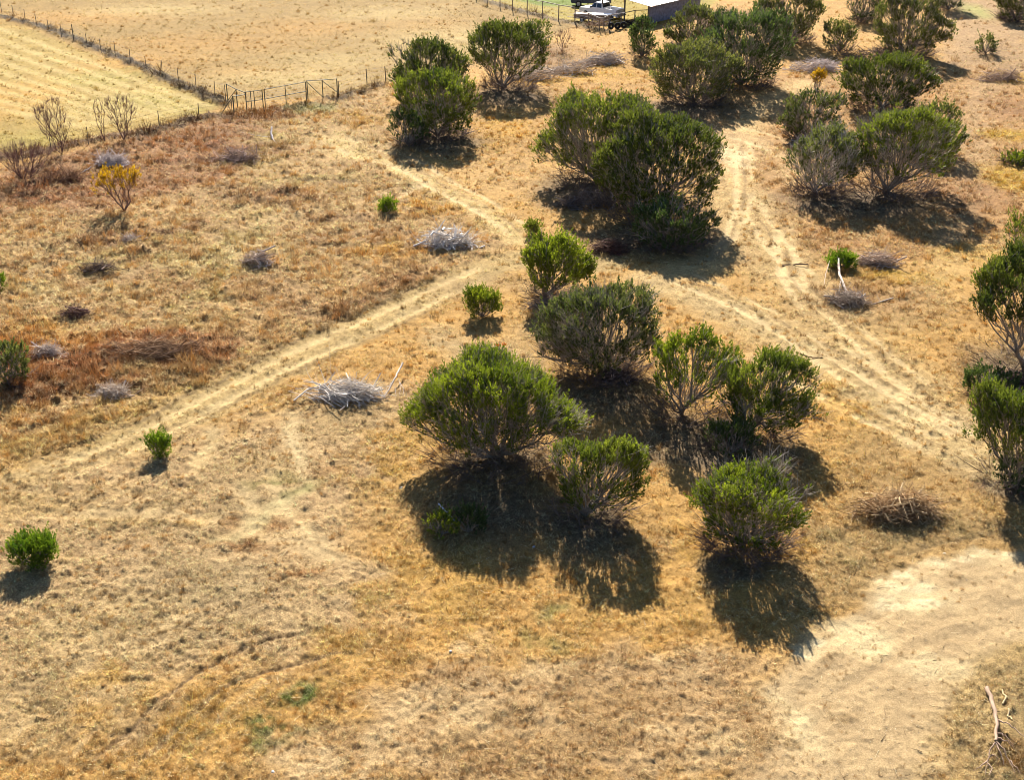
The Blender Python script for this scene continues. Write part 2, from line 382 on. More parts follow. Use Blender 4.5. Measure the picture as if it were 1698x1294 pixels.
zpoly([(1600, 1130), (1690, 1070), (1780, 1050), (1780, 1400), (1540, 1400), (1560, 1260)], .9, 1.0, col=(190, 156, 100), g=(198, 162, 104), dens=.9, hgt=.11, rough=.4)
zblob(1690, 1260, 34, 36, .6, .6, col=(132, 92, 44), g=(150, 104, 46), hgt=.2)
for (u, v, ru, rv) in [(1495, 955, 26, 7), (1470, 975, 22, 8), (1520, 972, 30, 9), (1550, 942, 18, 5), (1478, 1000, 26, 10), (1530, 1000, 22, 8), (1330, 1084, 18, 8), (1352, 1072, 14, 6), (1600, 935, 26, 5), (1660, 924, 30, 5)]:
    zblob(u, v, ru, rv, .3, .5, col=(234, 206, 160), dens=.05, rough=.12, op=.85, brk=(2.2, .40))
for (u, v, ru, rv) in [(1490, 1012, 16, 6), (1440, 1018, 18, 6), (1380, 1100, 18, 8), (1590, 960, 18, 5), (1300, 1240, 20, 14), (1400, 1180, 22, 10), (1560, 1060, 24, 8)]:
    zblob(u, v, ru, rv, .5, .6, col=(176, 140, 92), dens=.6, hgt=.07, rough=.3, op=.8, brk=(1.8, .44))
# leaf litter under the trees, greyed to put cooler shadow into the soil colour
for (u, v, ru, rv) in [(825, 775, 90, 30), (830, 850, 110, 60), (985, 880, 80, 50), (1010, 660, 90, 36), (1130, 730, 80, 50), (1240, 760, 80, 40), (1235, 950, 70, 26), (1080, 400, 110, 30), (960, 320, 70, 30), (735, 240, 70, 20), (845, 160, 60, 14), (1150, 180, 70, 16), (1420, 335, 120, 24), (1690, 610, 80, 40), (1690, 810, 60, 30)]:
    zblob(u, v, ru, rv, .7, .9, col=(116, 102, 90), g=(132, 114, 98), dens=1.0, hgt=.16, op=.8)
#ZONES_END


def relief(X, Y, rough, dz):
    z = (fbm(X * 0.11, Y * 0.11, 5, 2) - 0.5) * 0.30
    n = fbm(X * 1.5, Y * 1.5, 21, 2)
    z = z + (rough + .15) * ((n - 0.5) * 0.18 + np.maximum(fbm(X * 3.6, Y * 3.6, 41, 3) - 0.46, 0) * 0.33 + np.maximum(vnoise(X * 8, Y * 8, 51) - .5, 0) * .20)
    return z + dz


def gz(x, y):
    X, Y = np.atleast_1d(np.asarray(x, float)), np.atleast_1d(np.asarray(y, float))
    e = eval_zones(X, Y)
    r = relief(X, Y, e['rough'], e['dz'])
    return r if np.ndim(x) else float(r[0])


def at(u, v):
    x, y = ground(u, v)
    x, y = float(x), float(y)
    return x, y, gz(x, y)


# ------------------------------------------------------------------ mesh and object helpers
def np_mesh(name, V, faces, col=None, mat=None, smooth_f=False):
    """faces: (n,3) or (n,4) int array"""
    me = bpy.data.meshes.new(name)
    V = np.ascontiguousarray(V, np.float32)
    faces = np.ascontiguousarray(faces, np.int32)
    n, k = faces.shape
    me.vertices.add(len(V))
    me.vertices.foreach_set('co', V.ravel())
    me.loops.add(n * k)
    me.loops.foreach_set('vertex_index', faces.ravel())
    me.polygons.add(n)
    me.polygons.foreach_set('loop_start', np.arange(0, n * k, k, dtype=np.int32))
    if smooth_f:
        me.polygons.foreach_set('use_smooth', np.ones(n, bool))
    if col is not None:
        a = me.attributes.new('col', 'FLOAT_COLOR', 'POINT')
        c = np.ones((len(V), 4), np.float32)
        c[:, :3] = col
        a.data.foreach_set('color', c.ravel())
    me.update(calc_edges=True)
    if mat:
        me.materials.append(mat)
    return me


def link(name, me, parent=None, loc=None):
    o = bpy.data.objects.new(name, me)
    COL.objects.link(o)
    if parent:
        o.parent = parent
    if loc is not None:
        o.location = loc
    return o


def tag(o, label, cat, group=None, kind=None):
    if kind:
        o['kind'] = kind
    if label:
        o['label'] = label
    if cat:
        o['category'] = cat
    if group:
        o['group'] = group
    return o


def thing(name, label, cat, loc, rz=0.0, group=None):
    o = bpy.data.objects.new(name, None)
    o.empty_display_size = 0.3
    COL.objects.link(o)
    o.location = loc
    o.rotation_euler = (0, 0, rz)
    return tag(o, label, cat, group)


def tubes(P, R, sides=5):
    """P (N,K,3) polylines, R (N,K) radii -> vertices, quads"""
    N, K, _ = P.shape
    T = np.empty_like(P)
    T[:, 1:-1] = P[:, 2:] - P[:, :-2]
    T[:, 0] = P[:, 1] - P[:, 0]
    T[:, -1] = P[:, -1] - P[:, -2]
    T /= np.linalg.norm(T, axis=2, keepdims=True) + 1e-9
    ref = np.where(np.abs(T[:, :1, 2:3]) > 0.85, np.array([1.0, 0, 0]), np.array([0, 0, 1.0]))
    A = np.cross(T, np.broadcast_to(ref, T.shape))
    A /= np.linalg.norm(A, axis=2, keepdims=True) + 1e-9
    B = np.cross(T, A)
    ang = np.arange(sides) * 2 * pi / sides
    ring = A[:, :, None, :] * np.cos(ang)[None, None, :, None] + B[:, :, None, :] * np.sin(ang)[None, None, :, None]
    V = P[:, :, None, :] + ring * R[:, :, None, None]
    idx = np.arange(N * K * sides).reshape(N, K, sides)
    nxt = np.roll(idx, -1, axis=2)
    Fq = np.stack([idx[:, :-1], nxt[:, :-1], nxt[:, 1:], idx[:, 1:]], -1).reshape(-1, 4)
    return V.reshape(-1, 3), Fq


def join(parts):
    Vs, Fs, Cs, o = [], [], [], 0
    for p in parts:
        Vs.append(p[0])
        Fs.append(p[1] + o)
        if len(p) > 2:
            Cs.append(p[2])
        o += len(p[0])
    return np.concatenate(Vs), np.concatenate(Fs), (np.concatenate(Cs) if Cs else None)


def unit(a):
    return a / (np.linalg.norm(a, axis=-1, keepdims=True) + 1e-9)


# ------------------------------------------------------------------ materials
def new_mat(name):
    m = bpy.data.materials.new(name)
    m.use_nodes = True
    m.node_tree.nodes.clear()
    return m, m.node_tree.nodes, m.node_tree.links


def mat_leaf(name, transl=0.35, rough=0.6, spec=0.25, tint=(1, 1, 1)):
    m, N, L = new_mat(name)
    out = N.new('ShaderNodeOutputMaterial')
    at_ = N.new('ShaderNodeAttribute')
    at_.attribute_name = 'col'
    p = N.new('ShaderNodeBsdfPrincipled')
    p.inputs['Roughness'].default_value = rough
    p.inputs['Specular IOR Level'].default_value = spec
    L.new(at_.outputs['Color'], p.inputs['Base Color'])
    if transl > 0:
        t = N.new('ShaderNodeBsdfTranslucent')
        mu = N.new('ShaderNodeMix')
        mu.data_type = 'RGBA'
        mu.blend_type = 'MULTIPLY'
        mu.inputs[0].default_value = 1.0
        mu.inputs[7].default_value = (*tint, 1)
        L.new(at_.outputs['Color'], mu.inputs[6])
        L.new(mu.outputs[2], t.inputs['Color'])
        mx = N.new('ShaderNodeMixShader')
        mx.inputs[0].default_value = transl
        L.new(p.outputs[0], mx.inputs[1])
        L.new(t.outputs[0], mx.inputs[2])
        L.new(mx.outputs[0], out.inputs[0])
    else:
        L.new(p.outputs[0], out.inputs[0])
    return m


def mat_plain(name, c, rough=0.6, metal=0.0, var=0.25, scale=6.0, c2=None, bump=0.0, spec=0.4):
    """painted / wooden / metal surface with worn, blotchy colour"""
    m, N, L = new_mat(name)
    out = N.new('ShaderNodeOutputMaterial')
    p = N.new('ShaderNodeBsdfPrincipled')
    tc = N.new('ShaderNodeTexCoord')
    n = N.new('ShaderNodeTexNoise')
    n.inputs['Scale'].default_value = scale
    n.inputs['Detail'].default_value = 6
    L.new(tc.outputs['Object'], n.inputs['Vector'])
    r = N.new('ShaderNodeValToRGB')
    a = np.array(c, float)
    b = np.array(c2, float) if c2 is not None else a * (1 - var)
    r.color_ramp.elements[0].position = 0.35
    r.color_ramp.elements[1].position = 0.62
    r.color_ramp.elements[0].color = (*b, 1)
    r.color_ramp.elements[1].color = (*a, 1)
    L.new(n.outputs['Fac'], r.inputs['Fac'])
    L.new(r.outputs[0], p.inputs['Base Color'])
    p.inputs['Roughness'].default_value = rough
    p.inputs['Metallic'].default_value = metal
    p.inputs['Specular IOR Level'].default_value = spec
    if bump:
        bn = N.new('ShaderNodeBump')
        bn.inputs['Strength'].default_value = bump
        bn.inputs['Distance'].default_value = 0.02
        L.new(n.outputs['Fac'], bn.inputs['Height'])
        L.new(bn.outputs[0], p.inputs['Normal'])
    L.new(p.outputs[0], out.inputs[0])
    return m


def mat_ground():
    m, N, L = new_mat('dry_ground')
    out = N.new('ShaderNodeOutputMaterial')
    p = N.new('ShaderNodeBsdfPrincipled')
    p.inputs['Roughness'].default_value = 0.95
    p.inputs['Specular IOR Level'].default_value = 0.1
    a = N.new('ShaderNodeAttribute')
    a.attribute_name = 'col'
    tc = N.new('ShaderNodeTexCoord')

    def noise(sc_, det, rgh=0.6, dist=0.0):
        n = N.new('ShaderNodeTexNoise')
        n.inputs['Scale'].default_value = sc_
        n.inputs['Detail'].default_value = det
        n.inputs['Roughness'].default_value = rgh
        n.inputs['Distortion'].default_value = dist
        L.new(tc.outputs['Object'], n.inputs['Vector'])
        return n

    def ramp(n, lo, hi, c0, c1):
        r = N.new('ShaderNodeValToRGB')
        r.color_ramp.elements[0].position = lo
        r.color_ramp.elements[1].position = hi
        r.color_ramp.elements[0].color = (*c0, 1)
        r.color_ramp.elements[1].color = (*c1, 1)
        L.new(n.outputs['Fac'], r.inputs['Fac'])
        return r

    def mul(x, y):
        k = N.new('ShaderNodeMix')
        k.data_type = 'RGBA'
        k.blend_type = 'MULTIPLY'
        k.inputs[0].default_value = 1.0
        L.new(x, k.inputs[6])
        L.new(y, k.inputs[7])
        return k.outputs[2]

    n1 = noise(0.55, 5)
    n2 = noise(3.2, 6, 0.7, 0.6)
    n3 = noise(22.0, 5, 0.8, 0.4)
    r1 = ramp(n1, 0.32, 0.68, (0.84, 0.82, 0.80), (1.10, 1.08, 1.04))
    r2 = ramp(n2, 0.34, 0.66, (0.70, 0.66, 0.63), (1.18, 1.17, 1.14))
    r3 = ramp(n3, 0.38, 0.62, (0.36, 0.32, 0.29), (1.42, 1.41, 1.36))
    fa = N.new('ShaderNodeAttribute')
    fa.attribute_name = 'fine'

    def fade(x):
        k = N.new('ShaderNodeMix')
        k.data_type = 'RGBA'
        k.inputs[6].default_value = (1, 1, 1, 1)
        L.new(fa.outputs['Fac'], k.inputs[0])
        L.new(x, k.inputs[7])
        return k.outputs[2]

    c = mul(mul(mul(a.outputs['Color'], r1.outputs[0]), fade(r2.outputs[0])), fade(r3.outputs[0]))
    L.new(c, p.inputs['Base Color'])
    b = N.new('ShaderNodeBump')
    b.inputs['Strength'].default_value = 0.9
    b.inputs['Distance'].default_value = 0.05
    L.new(n3.outputs['Fac'], b.inputs['Height'])
    L.new(b.outputs[0], p.inputs['Normal'])
    L.new(p.outputs[0], out.inputs[0])
    return m


M_GROUND = mat_ground()
M_GRASS = mat_leaf('grass_blades', 0.30, 0.85, 0.1)
M_LEAF = mat_leaf('juniper_foliage', 0.34, 0.55, 0.25, (1.18, 1.12, 0.66))
M_BARK = mat_leaf('bark', 0.0, 0.9, 0.1)
ALB = 0.91        # albedo scale of the palette below, which is written as it looks in full sun


# ------------------------------------------------------------------ ground: one sheet out to the horizon
def build_ground():
    dep = np.linspace(radians(50), radians(8.2), 660)
    rad = CAM_H / np.tan(dep)
    rad = np.concatenate([[2, 6, 10, 14, 17], rad[rad > 18.5], CAM_H / np.tan(np.radians([7.6, 6.9, 6, 5, 4, 3, 2, 1.2])), [2500, 4500]])
    az = np.radians(np.linspace(-29, 29, 820))
    az = np.concatenate([np.radians(np.linspace(-180, -30, 60)), az, np.radians(np.linspace(30, 177.5, 59))])
    Rr, Aa = np.meshgrid(rad, az, indexing='ij')
    X, Y = Rr * np.sin(Aa), Rr * np.cos(Aa)
    e = eval_zones(X.ravel(), Y.ravel())
    z = relief(X.ravel(), Y.ravel(), e['rough'], e['dz'])
    z = np.where(Rr.ravel() > 400, 0, z)
    nr, na = X.shape
    V = np.stack([X.ravel(), Y.ravel(), z], 1)
    V = np.concatenate([V, [[0, 0, 0]]])
    i, j = np.meshgrid(np.arange(nr - 1), np.arange(na), indexing='ij')
    j2 = (j + 1) % na
    Fq = np.stack([i * na + j, (i + 1) * na + j, (i + 1) * na + j2, i * na + j2], -1).reshape(-1, 4)
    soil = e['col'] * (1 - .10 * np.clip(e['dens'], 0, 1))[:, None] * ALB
    col = np.concatenate([soil, soil[:1]])
    me = np_mesh('ground', V, Fq[:, ::-1], col, M_GROUND, True)
    fa = me.attributes.new('fine', 'FLOAT', 'POINT')
    fa.data.foreach_set('value', np.concatenate([np.clip(e['rough'] * 2.2, .5, 1), [1]]).astype(np.float32))
    # hub under the camera
    bm = bmesh.new()
    bm.from_mesh(me)
    bm.verts.ensure_lookup_table()
    c = bm.verts[len(V) - 1]
    for k in range(na):
        f = bm.faces.new((c, bm.verts[(k + 1) % na], bm.verts[k]))
        f.normal_update()
        if f.normal.z < 0:
            f.normal_flip()
    bm.to_mesh(me)
    bm.free()
    o = link('ground', me)
    o['kind'] = 'structure'


build_ground()


# ------------------------------------------------------------------ grass
def build_grass(n, seed, blades, far_gain):
    rng = np.random.default_rng(seed)
    u = rng.uniform(-140, 1840, n)
    v = rng.uniform(-30, 1420, n)
    x, y = ground(u, v)
    e = eval_zones(x, y)
    clump = fbm(x * 1.1, y * 1.1, 91, 3)
    keep = rng.random(n) < e['dens'] * np.clip((clump - 0.22) * 2.0, 0.12, 1.25) * 0.8
    x, y = x[keep], y[keep]
    e = {k: a[keep] for k, a in e.items()}
    clump = clump[keep]
    n = len(x)
    z = relief(x, y, e['rough'], e['dz'])
    D = np.hypot(x, y)
    big = 1 + np.clip((D - 32) / 80, 0, 1.2) * far_gain
    h = e['hgt'] * .85 * np.exp(rng.normal(-.16, .32, n)) * big * np.clip(0.45 + clump * 1.1, .5, 1.3)
    tone = rng.random((n, 1))
    c = e['g'] * ALB * (0.60 + 1.12 * tone ** 1.2) * rng.uniform(.9, 1.1, (n, 3))
    pale = (rng.random((n, 1)) < 0.32)
    c = np.where(pale, c * 0.45 + lin((246, 224, 172)) * ALB * 0.55, c)
    B = blades
    az = rng.uniform(0, 2 * pi, (n, B))
    el = rng.normal(0.55, 0.32, (n, B)).clip(0.08, 1.4)
    ln = h[:, None] * rng.uniform(0.6, 1.25, (n, B))
    lying = rng.random((n, B)) < .30
    el = np.where(lying, rng.uniform(.03, .28, (n, B)), el)
    ln = np.minimum(np.where(lying, ln * 1.15, ln), .20 + .10 * rng.random((n, B)))
    d = np.stack([np.cos(az) * np.cos(el), np.sin(az) * np.cos(el), np.sin(el)], -1)
    r = rng.uniform(0, 0.42, (n, B)) * h[:, None]
    a2 = rng.uniform(0, 2 * pi, (n, B))
    b = np.stack([x[:, None] + r * np.cos(a2), y[:, None] + r * np.sin(a2), np.broadcast_to(z[:, None] - 0.015, (n, B))], -1)
    wd = (0.020 + 0.02 * rng.random((n, B))) * ln + 0.0040 * np.clip(D / 40, .8, 2.6)[:, None]
    a3 = rng.uniform(0, 2 * pi, (n, B))
    side = np.stack([np.cos(a3), np.sin(a3), np.zeros_like(a3)], -1) * wd[..., None]
    V = np.stack([b - side, b + side, b + d * ln[..., None]], 2).reshape(-1, 3)
    Ft = np.arange(len(V)).reshape(-1, 3)
    C = np.repeat((c[:, None, :] * rng.uniform(0.5, 1.55, (n, B, 1))).reshape(-1, 3), 3, axis=0)
    return np_mesh('dry_grass', V, Ft, np.clip(C, 0, 0.9), M_GRASS)


def build_litter(n, seed):
    rng = np.random.default_rng(seed)
    u, v = rng.uniform(-120, 1820, n), rng.uniform(-20, 1400, n)
    x, y = ground(u, v)
    e = eval_zones(x, y)
    kp = rng.random(n) < .1 + e['dens']
    x, y, e = x[kp], y[kp], {k: a[kp] for k, a in e.items()}
    n = len(x)
    z = relief(x, y, e['rough'], e['dz'])
    az = rng.uniform(0, 2 * pi, n)
    d = np.stack([np.cos(az), np.sin(az), rng.normal(.02, .05, n)], -1)
    ln = np.exp(rng.normal(-1.7, .5, n))
    P = np.stack([x, y, z + .015], -1)
    V, Fq = twigs(rng, P, d, ln, rng.uniform(.004, .011, n))
    c = np.where(rng.random((n, 1)) < .55, lin((236, 214, 168)), lin((92, 70, 52))) * rng.uniform(.6, 1.0, (n, 1))
    return np_mesh('twig_litter', V, Fq, np.repeat(c, 9, axis=0), M_BARK)


def build_tussocks(n, seed):
    """denser standing clumps, taller and darker where the sward is rough"""
    rng = np.random.default_rng(seed)
    u, v = rng.uniform(-120, 1820, n), rng.uniform(-20, 1410, n)
    x, y = ground(u, v)
    e = eval_zones(x, y)
    cl = fbm(x * .8, y * .8, 133, 3)
    kp = rng.random(n) < np.clip(e['rough'] * 1.1, .05, 1) * np.clip((cl - .30) * 3.2, .06, 1.2)
    x, y, cl, e = x[kp], y[kp], cl[kp], {k: a[kp] for k, a in e.items()}
    n = len(x)
    z = relief(x, y, e['rough'], e['dz'])
    D = np.hypot(x, y)
    h = (.07 + .55 * e['hgt']) * np.exp(rng.normal(0, .3, n)) * np.clip(D / 45, .85, 1.5)
    B = 26
    az = rng.uniform(0, 2 * pi, (n, B))
    el = rng.uniform(.5, 1.45, (n, B))
    ln = h[:, None] * rng.uniform(.55, 1.15, (n, B))
    d = np.stack([np.cos(az) * np.cos(el), np.sin(az) * np.cos(el), np.sin(el)], -1)
    r = np.sqrt(rng.random((n, B))) * h[:, None] * .55
    a2 = rng.uniform(0, 2 * pi, (n, B))
    b = np.stack([x[:, None] + r * np.cos(a2), y[:, None] + r * np.sin(a2), np.broadcast_to(z[:, None] - .02, (n, B))], -1)
    a3 = rng.uniform(0, 2 * pi, (n, B))
    wd = .0038 * np.clip(D / 40, .8, 2.4)[:, None] + .02 * ln
    side = np.stack([np.cos(a3), np.sin(a3), np.zeros_like(a3)], -1) * wd[..., None]
    V = np.stack([b - side, b + side, b + d * ln[..., None]], 2).reshape(-1, 3)
    kind = rng.random((n, 1))
    c = np.where(kind < .4, e['g'] * .95, np.where(kind < .7, e['g'] * lin((214, 200, 190)) * .9, e['g'] * lin((250, 226, 190)))) * ALB
    C = np.repeat((c[:, None, :] * rng.uniform(.6, 1.3, (n, B, 1))).reshape(-1, 3), 3, axis=0)
    return np_mesh('grass_tussocks', V, np.arange(len(V)).reshape(-1, 3), np.clip(C, 0, .9), M_GRASS)


def build_gravel(n, seed):
    rng = np.random.default_rng(seed)
    u, v = rng.uniform(380, 1760, n), rng.uniform(860, 1400, n)
    x, y = ground(u, v)
    e = eval_zones(x, y)
    kp = rng.random(n) < np.clip(.95 - e['dens'] * 1.5, .02, 1)
    x, y, e = x[kp], y[kp], {k: a[kp] for k, a in e.items()}
    n = len(x)
    z = relief(x, y, e['rough'], e['dz'])
    r = np.exp(rng.normal(-4.6, .4, n)).clip(.005, .03)
    o = np.array([[1, 0, 0], [0, 1, 0], [-1, 0, 0], [0, -1, 0], [0, 0, .7], [0, 0, -.7]], float)
    V = np.stack([x, y, z + r * .25], -1)[:, None] + o[None] * r[:, None, None] * rng.uniform(.6, 1.3, (n, 6, 1))
    f = np.array([[0, 1, 4], [1, 2, 4], [2, 3, 4], [3, 0, 4], [1, 0, 5], [2, 1, 5], [3, 2, 5], [0, 3, 5]])
    Fc = (f[None] + (np.arange(n) * 6)[:, None, None]).reshape(-1, 3)
    c = np.where(rng.random((n, 1)) < .55, lin((238, 216, 178)), lin((190, 158, 118))) * rng.uniform(.6, 1.0, (n, 1))
    return np_mesh('gravel', V.reshape(-1, 3), Fc, np.repeat(c, 6, axis=0), M_BARK)


gv = link('gravel', build_gravel(30000, 12))
tag(gv, 'small pebbles and clods on the bare pale soil', 'gravel', kind='stuff')
tu = link('grass_tussocks', build_tussocks(60000, 8))
tag(tu, 'rough standing tussocks of dry brown grass dotted through the sward', 'grass', kind='stuff')
gr = link('dry_grass', build_grass(850000, 3, 8, 0.25))
tag(gr, 'dry straw coloured grass and weeds growing all over the ground', 'grass', kind='stuff')



# ------------------------------------------------------------------ trees and shrubs
def grow(rng, tips, mids, stems, hgt, rad0, bf, r_tip=0.011, pw=0.43):
    """one branching skeleton from a root at the origin through all points"""
    st = []
    for k in range(stems):
        a = 2 * pi * (k + rng.uniform(-.3, .3)) / stems
        st.append((cos(a) * rad0 * rng.uniform(.5, 1), sin(a) * rad0 * rng.uniform(.5, 1), hgt * rng.uniform(.08, .2)))
    pts = np.concatenate([tips, mids])
    istip = np.concatenate([np.ones(len(tips), bool), np.zeros(len(mids), bool)])
    o = np.argsort(np.linalg.norm(pts, axis=1))
    pts, istip = pts[o], istip[o]
    n = 1 + len(st) + len(pts)
    P = np.zeros((n, 3))
    par = np.zeros(n, int)
    pl = np.zeros(n)
    P[1:1 + len(st)] = np.array(st)
    pl[1:1 + len(st)] = np.linalg.norm(P[1:1 + len(st)], axis=1)
    m = 1 + len(st)
    for q in pts:
        d = np.linalg.norm(P[1:m] - q, axis=1)
        low = np.maximum(P[1:m, 2] - q[2], 0)
        j = int(np.argmin(d + bf * pl[1:m] + 1.2 * low)) + 1
        P[m], par[m], pl[m] = q, j, pl[j] + d[j - 1]
        m += 1
    cnt = np.zeros(n)
    for i in range(n - 1, 0, -1):
        if cnt[i] == 0:
            cnt[i] = 1
        cnt[par[i]] += cnt[i]
    R = r_tip * cnt ** pw
    tip_idx = np.where(np.concatenate([np.zeros(1 + len(st), bool), istip]))[0]
    return P, par, R, tip_idx


def limbs(rng, P, par, R, sides=5):
    i = np.arange(1, len(P))
    a, b = P[par[i]], P[i]
    g = P[par[par[i]]]
    Lh = np.linalg.norm(b - a, axis=1, keepdims=True)
    din = unit(a - g + np.array([0, 0, 1e-4]))
    din = np.where((par[i] == 0)[:, None], unit((b - a) * np.array([1, 1, 2.0])), din)
    ctl = a + din * Lh * 0.38 + rng.normal(0, 0.05, (len(i), 3)) * Lh
    t = np.array([0, .33, .66, 1.0])[None, :, None]
    Q = a[:, None] * (1 - t) ** 2 + ctl[:, None] * 2 * t * (1 - t) + b[:, None] * t ** 2
    r0 = np.minimum(R[par[i]], R[i] * 1.35)
    r0 = np.where(par[i] == 0, R[i] * 1.3, r0)
    rr = r0[:, None] * (1 - t[..., 0]) + (R[i] * 0.92)[:, None] * t[..., 0]
    return tubes(Q, rr, sides)


def twigs(rng, P, dirs, ln, r, k=3):
    n = len(P)
    t = np.linspace(0, 1, k)[None, :, None]
    bend = rng.normal(0, .28, (n, 3))
    Q = P[:, None] + (dirs[:, None] * t + bend[:, None] * t ** 2 * .6) * ln[:, None, None]
    rr = r[:, None] * (1 - .65 * t[..., 0])
    return tubes(Q, np.broadcast_to(rr, (n, k)), 3)


def leaves(rng, base, axis, slen, n_leaf, lsize, c, spread=0.55, wide=0.40):
    """sprays of scale-leaf shoots: small folded kites along each axis"""
    S = len(base)
    t = rng.uniform(0.0, 1.0, (S, n_leaf, 1)) ** 0.8
    rnd = unit(rng.normal(0, 1, (S, n_leaf, 3)))
    ax = axis[:, None]
    pos = base[:, None] + ax * t * slen[:, None, None] + rnd * (0.30 * slen[:, None, None]) * (1.02 - t) * 0.62
    d = unit(ax + rnd * spread * (1.1 - 0.6 * t))
    L_ = lsize * rng.uniform(.6, 1.3, (S, n_leaf, 1)) * (1.1 - .35 * t)
    sd = unit(np.cross(d, unit(rng.normal(0, 1, (S, n_leaf, 3))))) * L_ * wide * 0.5
    mid = pos + d * L_ * 0.45
    V = np.stack([pos, mid + sd, pos + d * L_, mid - sd], 2).reshape(-1, 3)
    Fq = np.arange(len(V)).reshape(-1, 4)
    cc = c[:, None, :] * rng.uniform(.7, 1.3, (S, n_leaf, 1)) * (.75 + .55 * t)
    C = np.repeat(cc.reshape(-1, 3), 4, axis=0)
    return V, Fq, C


def envelope(rng, n, ctr, a, b, up, dn, lob, fmin=-0.35, fill=0.22, lobk=0.30, skirt=0.5, full=0.7, bare=0.10):
    """points in the shell of a crown made of one flattened dome and several smaller ones growing out of it"""
    E = [(np.zeros(3), np.array([a * .72, b * .72, up * .74]))]
    k = max(3, lob // 2)
    for i in range(k):
        az = 2 * pi * (i + rng.uniform(-.4, .4)) / k
        el = rng.uniform(-.25, 1.1)
        q = rng.uniform(.20, .46)
        r = (1.0 - q) * rng.uniform(.82, 1.16)
        c = np.array([cos(az) * cos(el) * a * r, sin(az) * cos(el) * b * r, sin(el) * (up if el > 0 else dn) * r])
        E.append((c, np.array([a, b, (up + min(dn, up)) * .5]) * q * np.array([1, 1, rng.uniform(.75, 1.1)])))
    wt = np.array([e[1][0] * e[1][1] for e in E])
    wt /= wt.sum()
    LS = rng.random(len(E))
    BR = rng.random(len(E)) < bare
    BR[0] = False
    out, shade, leaf = [], [], []
    guard = 0
    while len(out) < n and guard < 400:
        guard += 1
        m = n * 3
        w_ = rng.choice(len(E), m, p=wt)
        d = unit(np.column_stack([rng.normal(0, 1, (m, 2)), rng.normal(0.25, 1, m)]))
        C0 = np.array([e[0] for e in E])[w_]
        R0 = np.array([e[1] for e in E])[w_].copy()
        R0[:, 2] = np.where((w_ == 0) & (d[:, 2] < 0), dn * .95, R0[:, 2])
        fat = np.ones(m)
        dn_ = np.maximum(-d[:, 2], 0)
        f0 = 1 + full * ((1 - .3 * dn_) / np.sqrt(1 - np.minimum(dn_, .93) ** 2) - 1)
        fat = np.where((w_ == 0) & (dn_ > 0), f0, fat)
        dd = d * np.column_stack([fat, fat, np.ones(m)])
        rr = 1 - fill * rng.random(m) ** 1.7 + np.where(rng.random(m) < .10, rng.uniform(0, .26, m), 0)
        p = C0 + dd * R0 * rr[:, None]
        ok = np.ones(m, bool)
        for i, (c, r) in enumerate(E):
            ins = np.sum(((p - c) / r) ** 2, axis=1) < .80
            if i == 0:
                ins &= p[:, 2] > 0
            ok &= ~(ins & (w_ != i))
        rel = p / np.array([a, b, 1.0])
        vz = np.where(p[:, 2] > 0, p[:, 2] / up, p[:, 2] / max(dn, .05))
        ph = vz / (np.hypot(rel[:, 0], rel[:, 1]) + np.abs(vz) + 1e-6)
        ok &= vz > fmin
        ok &= rng.random(m) < np.where(ph < .08, skirt, 1.0)
        # crevices between clumps of foliage
        cre = np.sin(p[:, 0] * 4.1 + p[:, 2] * 2.3 + 3 * LS[w_]) * np.sin(p[:, 1] * 3.7 - p[:, 2] * 3.1) + np.sin(p[:, 2] * 5.3 + p[:, 0] * 2.0)
        ok &= rng.random(m) < np.clip(.66 + .42 * cre, .08, 1)
        p = p + ctr
        ok &= p[:, 2] > .08
        for q, i in zip(p[ok], w_[ok]):
            out.append(q)
            shade.append(LS[i] * .6 + rng.random() * .4)
            leaf.append(not BR[i])
            if len(out) >= n:
                break
    P = np.array(out) - ctr
    P[:, 0] *= np.where(P[:, 0] > 0, a / max(np.percentile(P[:, 0], 99.3), .05), a / max(-np.percentile(P[:, 0], .7), .05))
    P[:, 1] *= b / max(np.percentile(np.abs(P[:, 1]), 99), .05)
    P[:, 2] = np.where(P[:, 2] > 0, P[:, 2] * up / max(np.percentile(P[:, 2], 99.3), .05), P[:, 2])
    return P + ctr, np.array(shade), np.array(leaf)


def fit_height(W_, by, top, hcf, depth):
    """height of a dome of width W_ whose outline, rooted at row by, reaches row top"""
    s, d = scale_at(by)
    want = (by - top) / s * (1 + 0.02)
    lo, hi = 0.2, 14.0
    for _ in range(40):
        h = (lo + hi) / 2
        hc = hcf * h
        ap = hc * cos(d) + sqrt((W_ / 2 * depth * sin(d) * .8) ** 2 + ((h - hc) * cos(d)) ** 2)
        if ap < want:
            lo = h
        else:
            hi = h
    return h


GREENS = {
    'fresh': ((58, 80, 28), (152, 164, 50)),
    'olive': ((56, 76, 30), (140, 150, 58)),
    'dark': ((46, 62, 32), (122, 132, 54)),
    'gray': ((66, 80, 46), (132, 138, 78)),
    'deep': ((44, 64, 40), (106, 124, 66)),
    'bright': ((56, 92, 26), (136, 158, 46)),
    'far': ((66, 82, 46), (134, 136, 74)),
    'yellow': ((160, 124, 24), (214, 178, 48)),
}
KG = 0.90


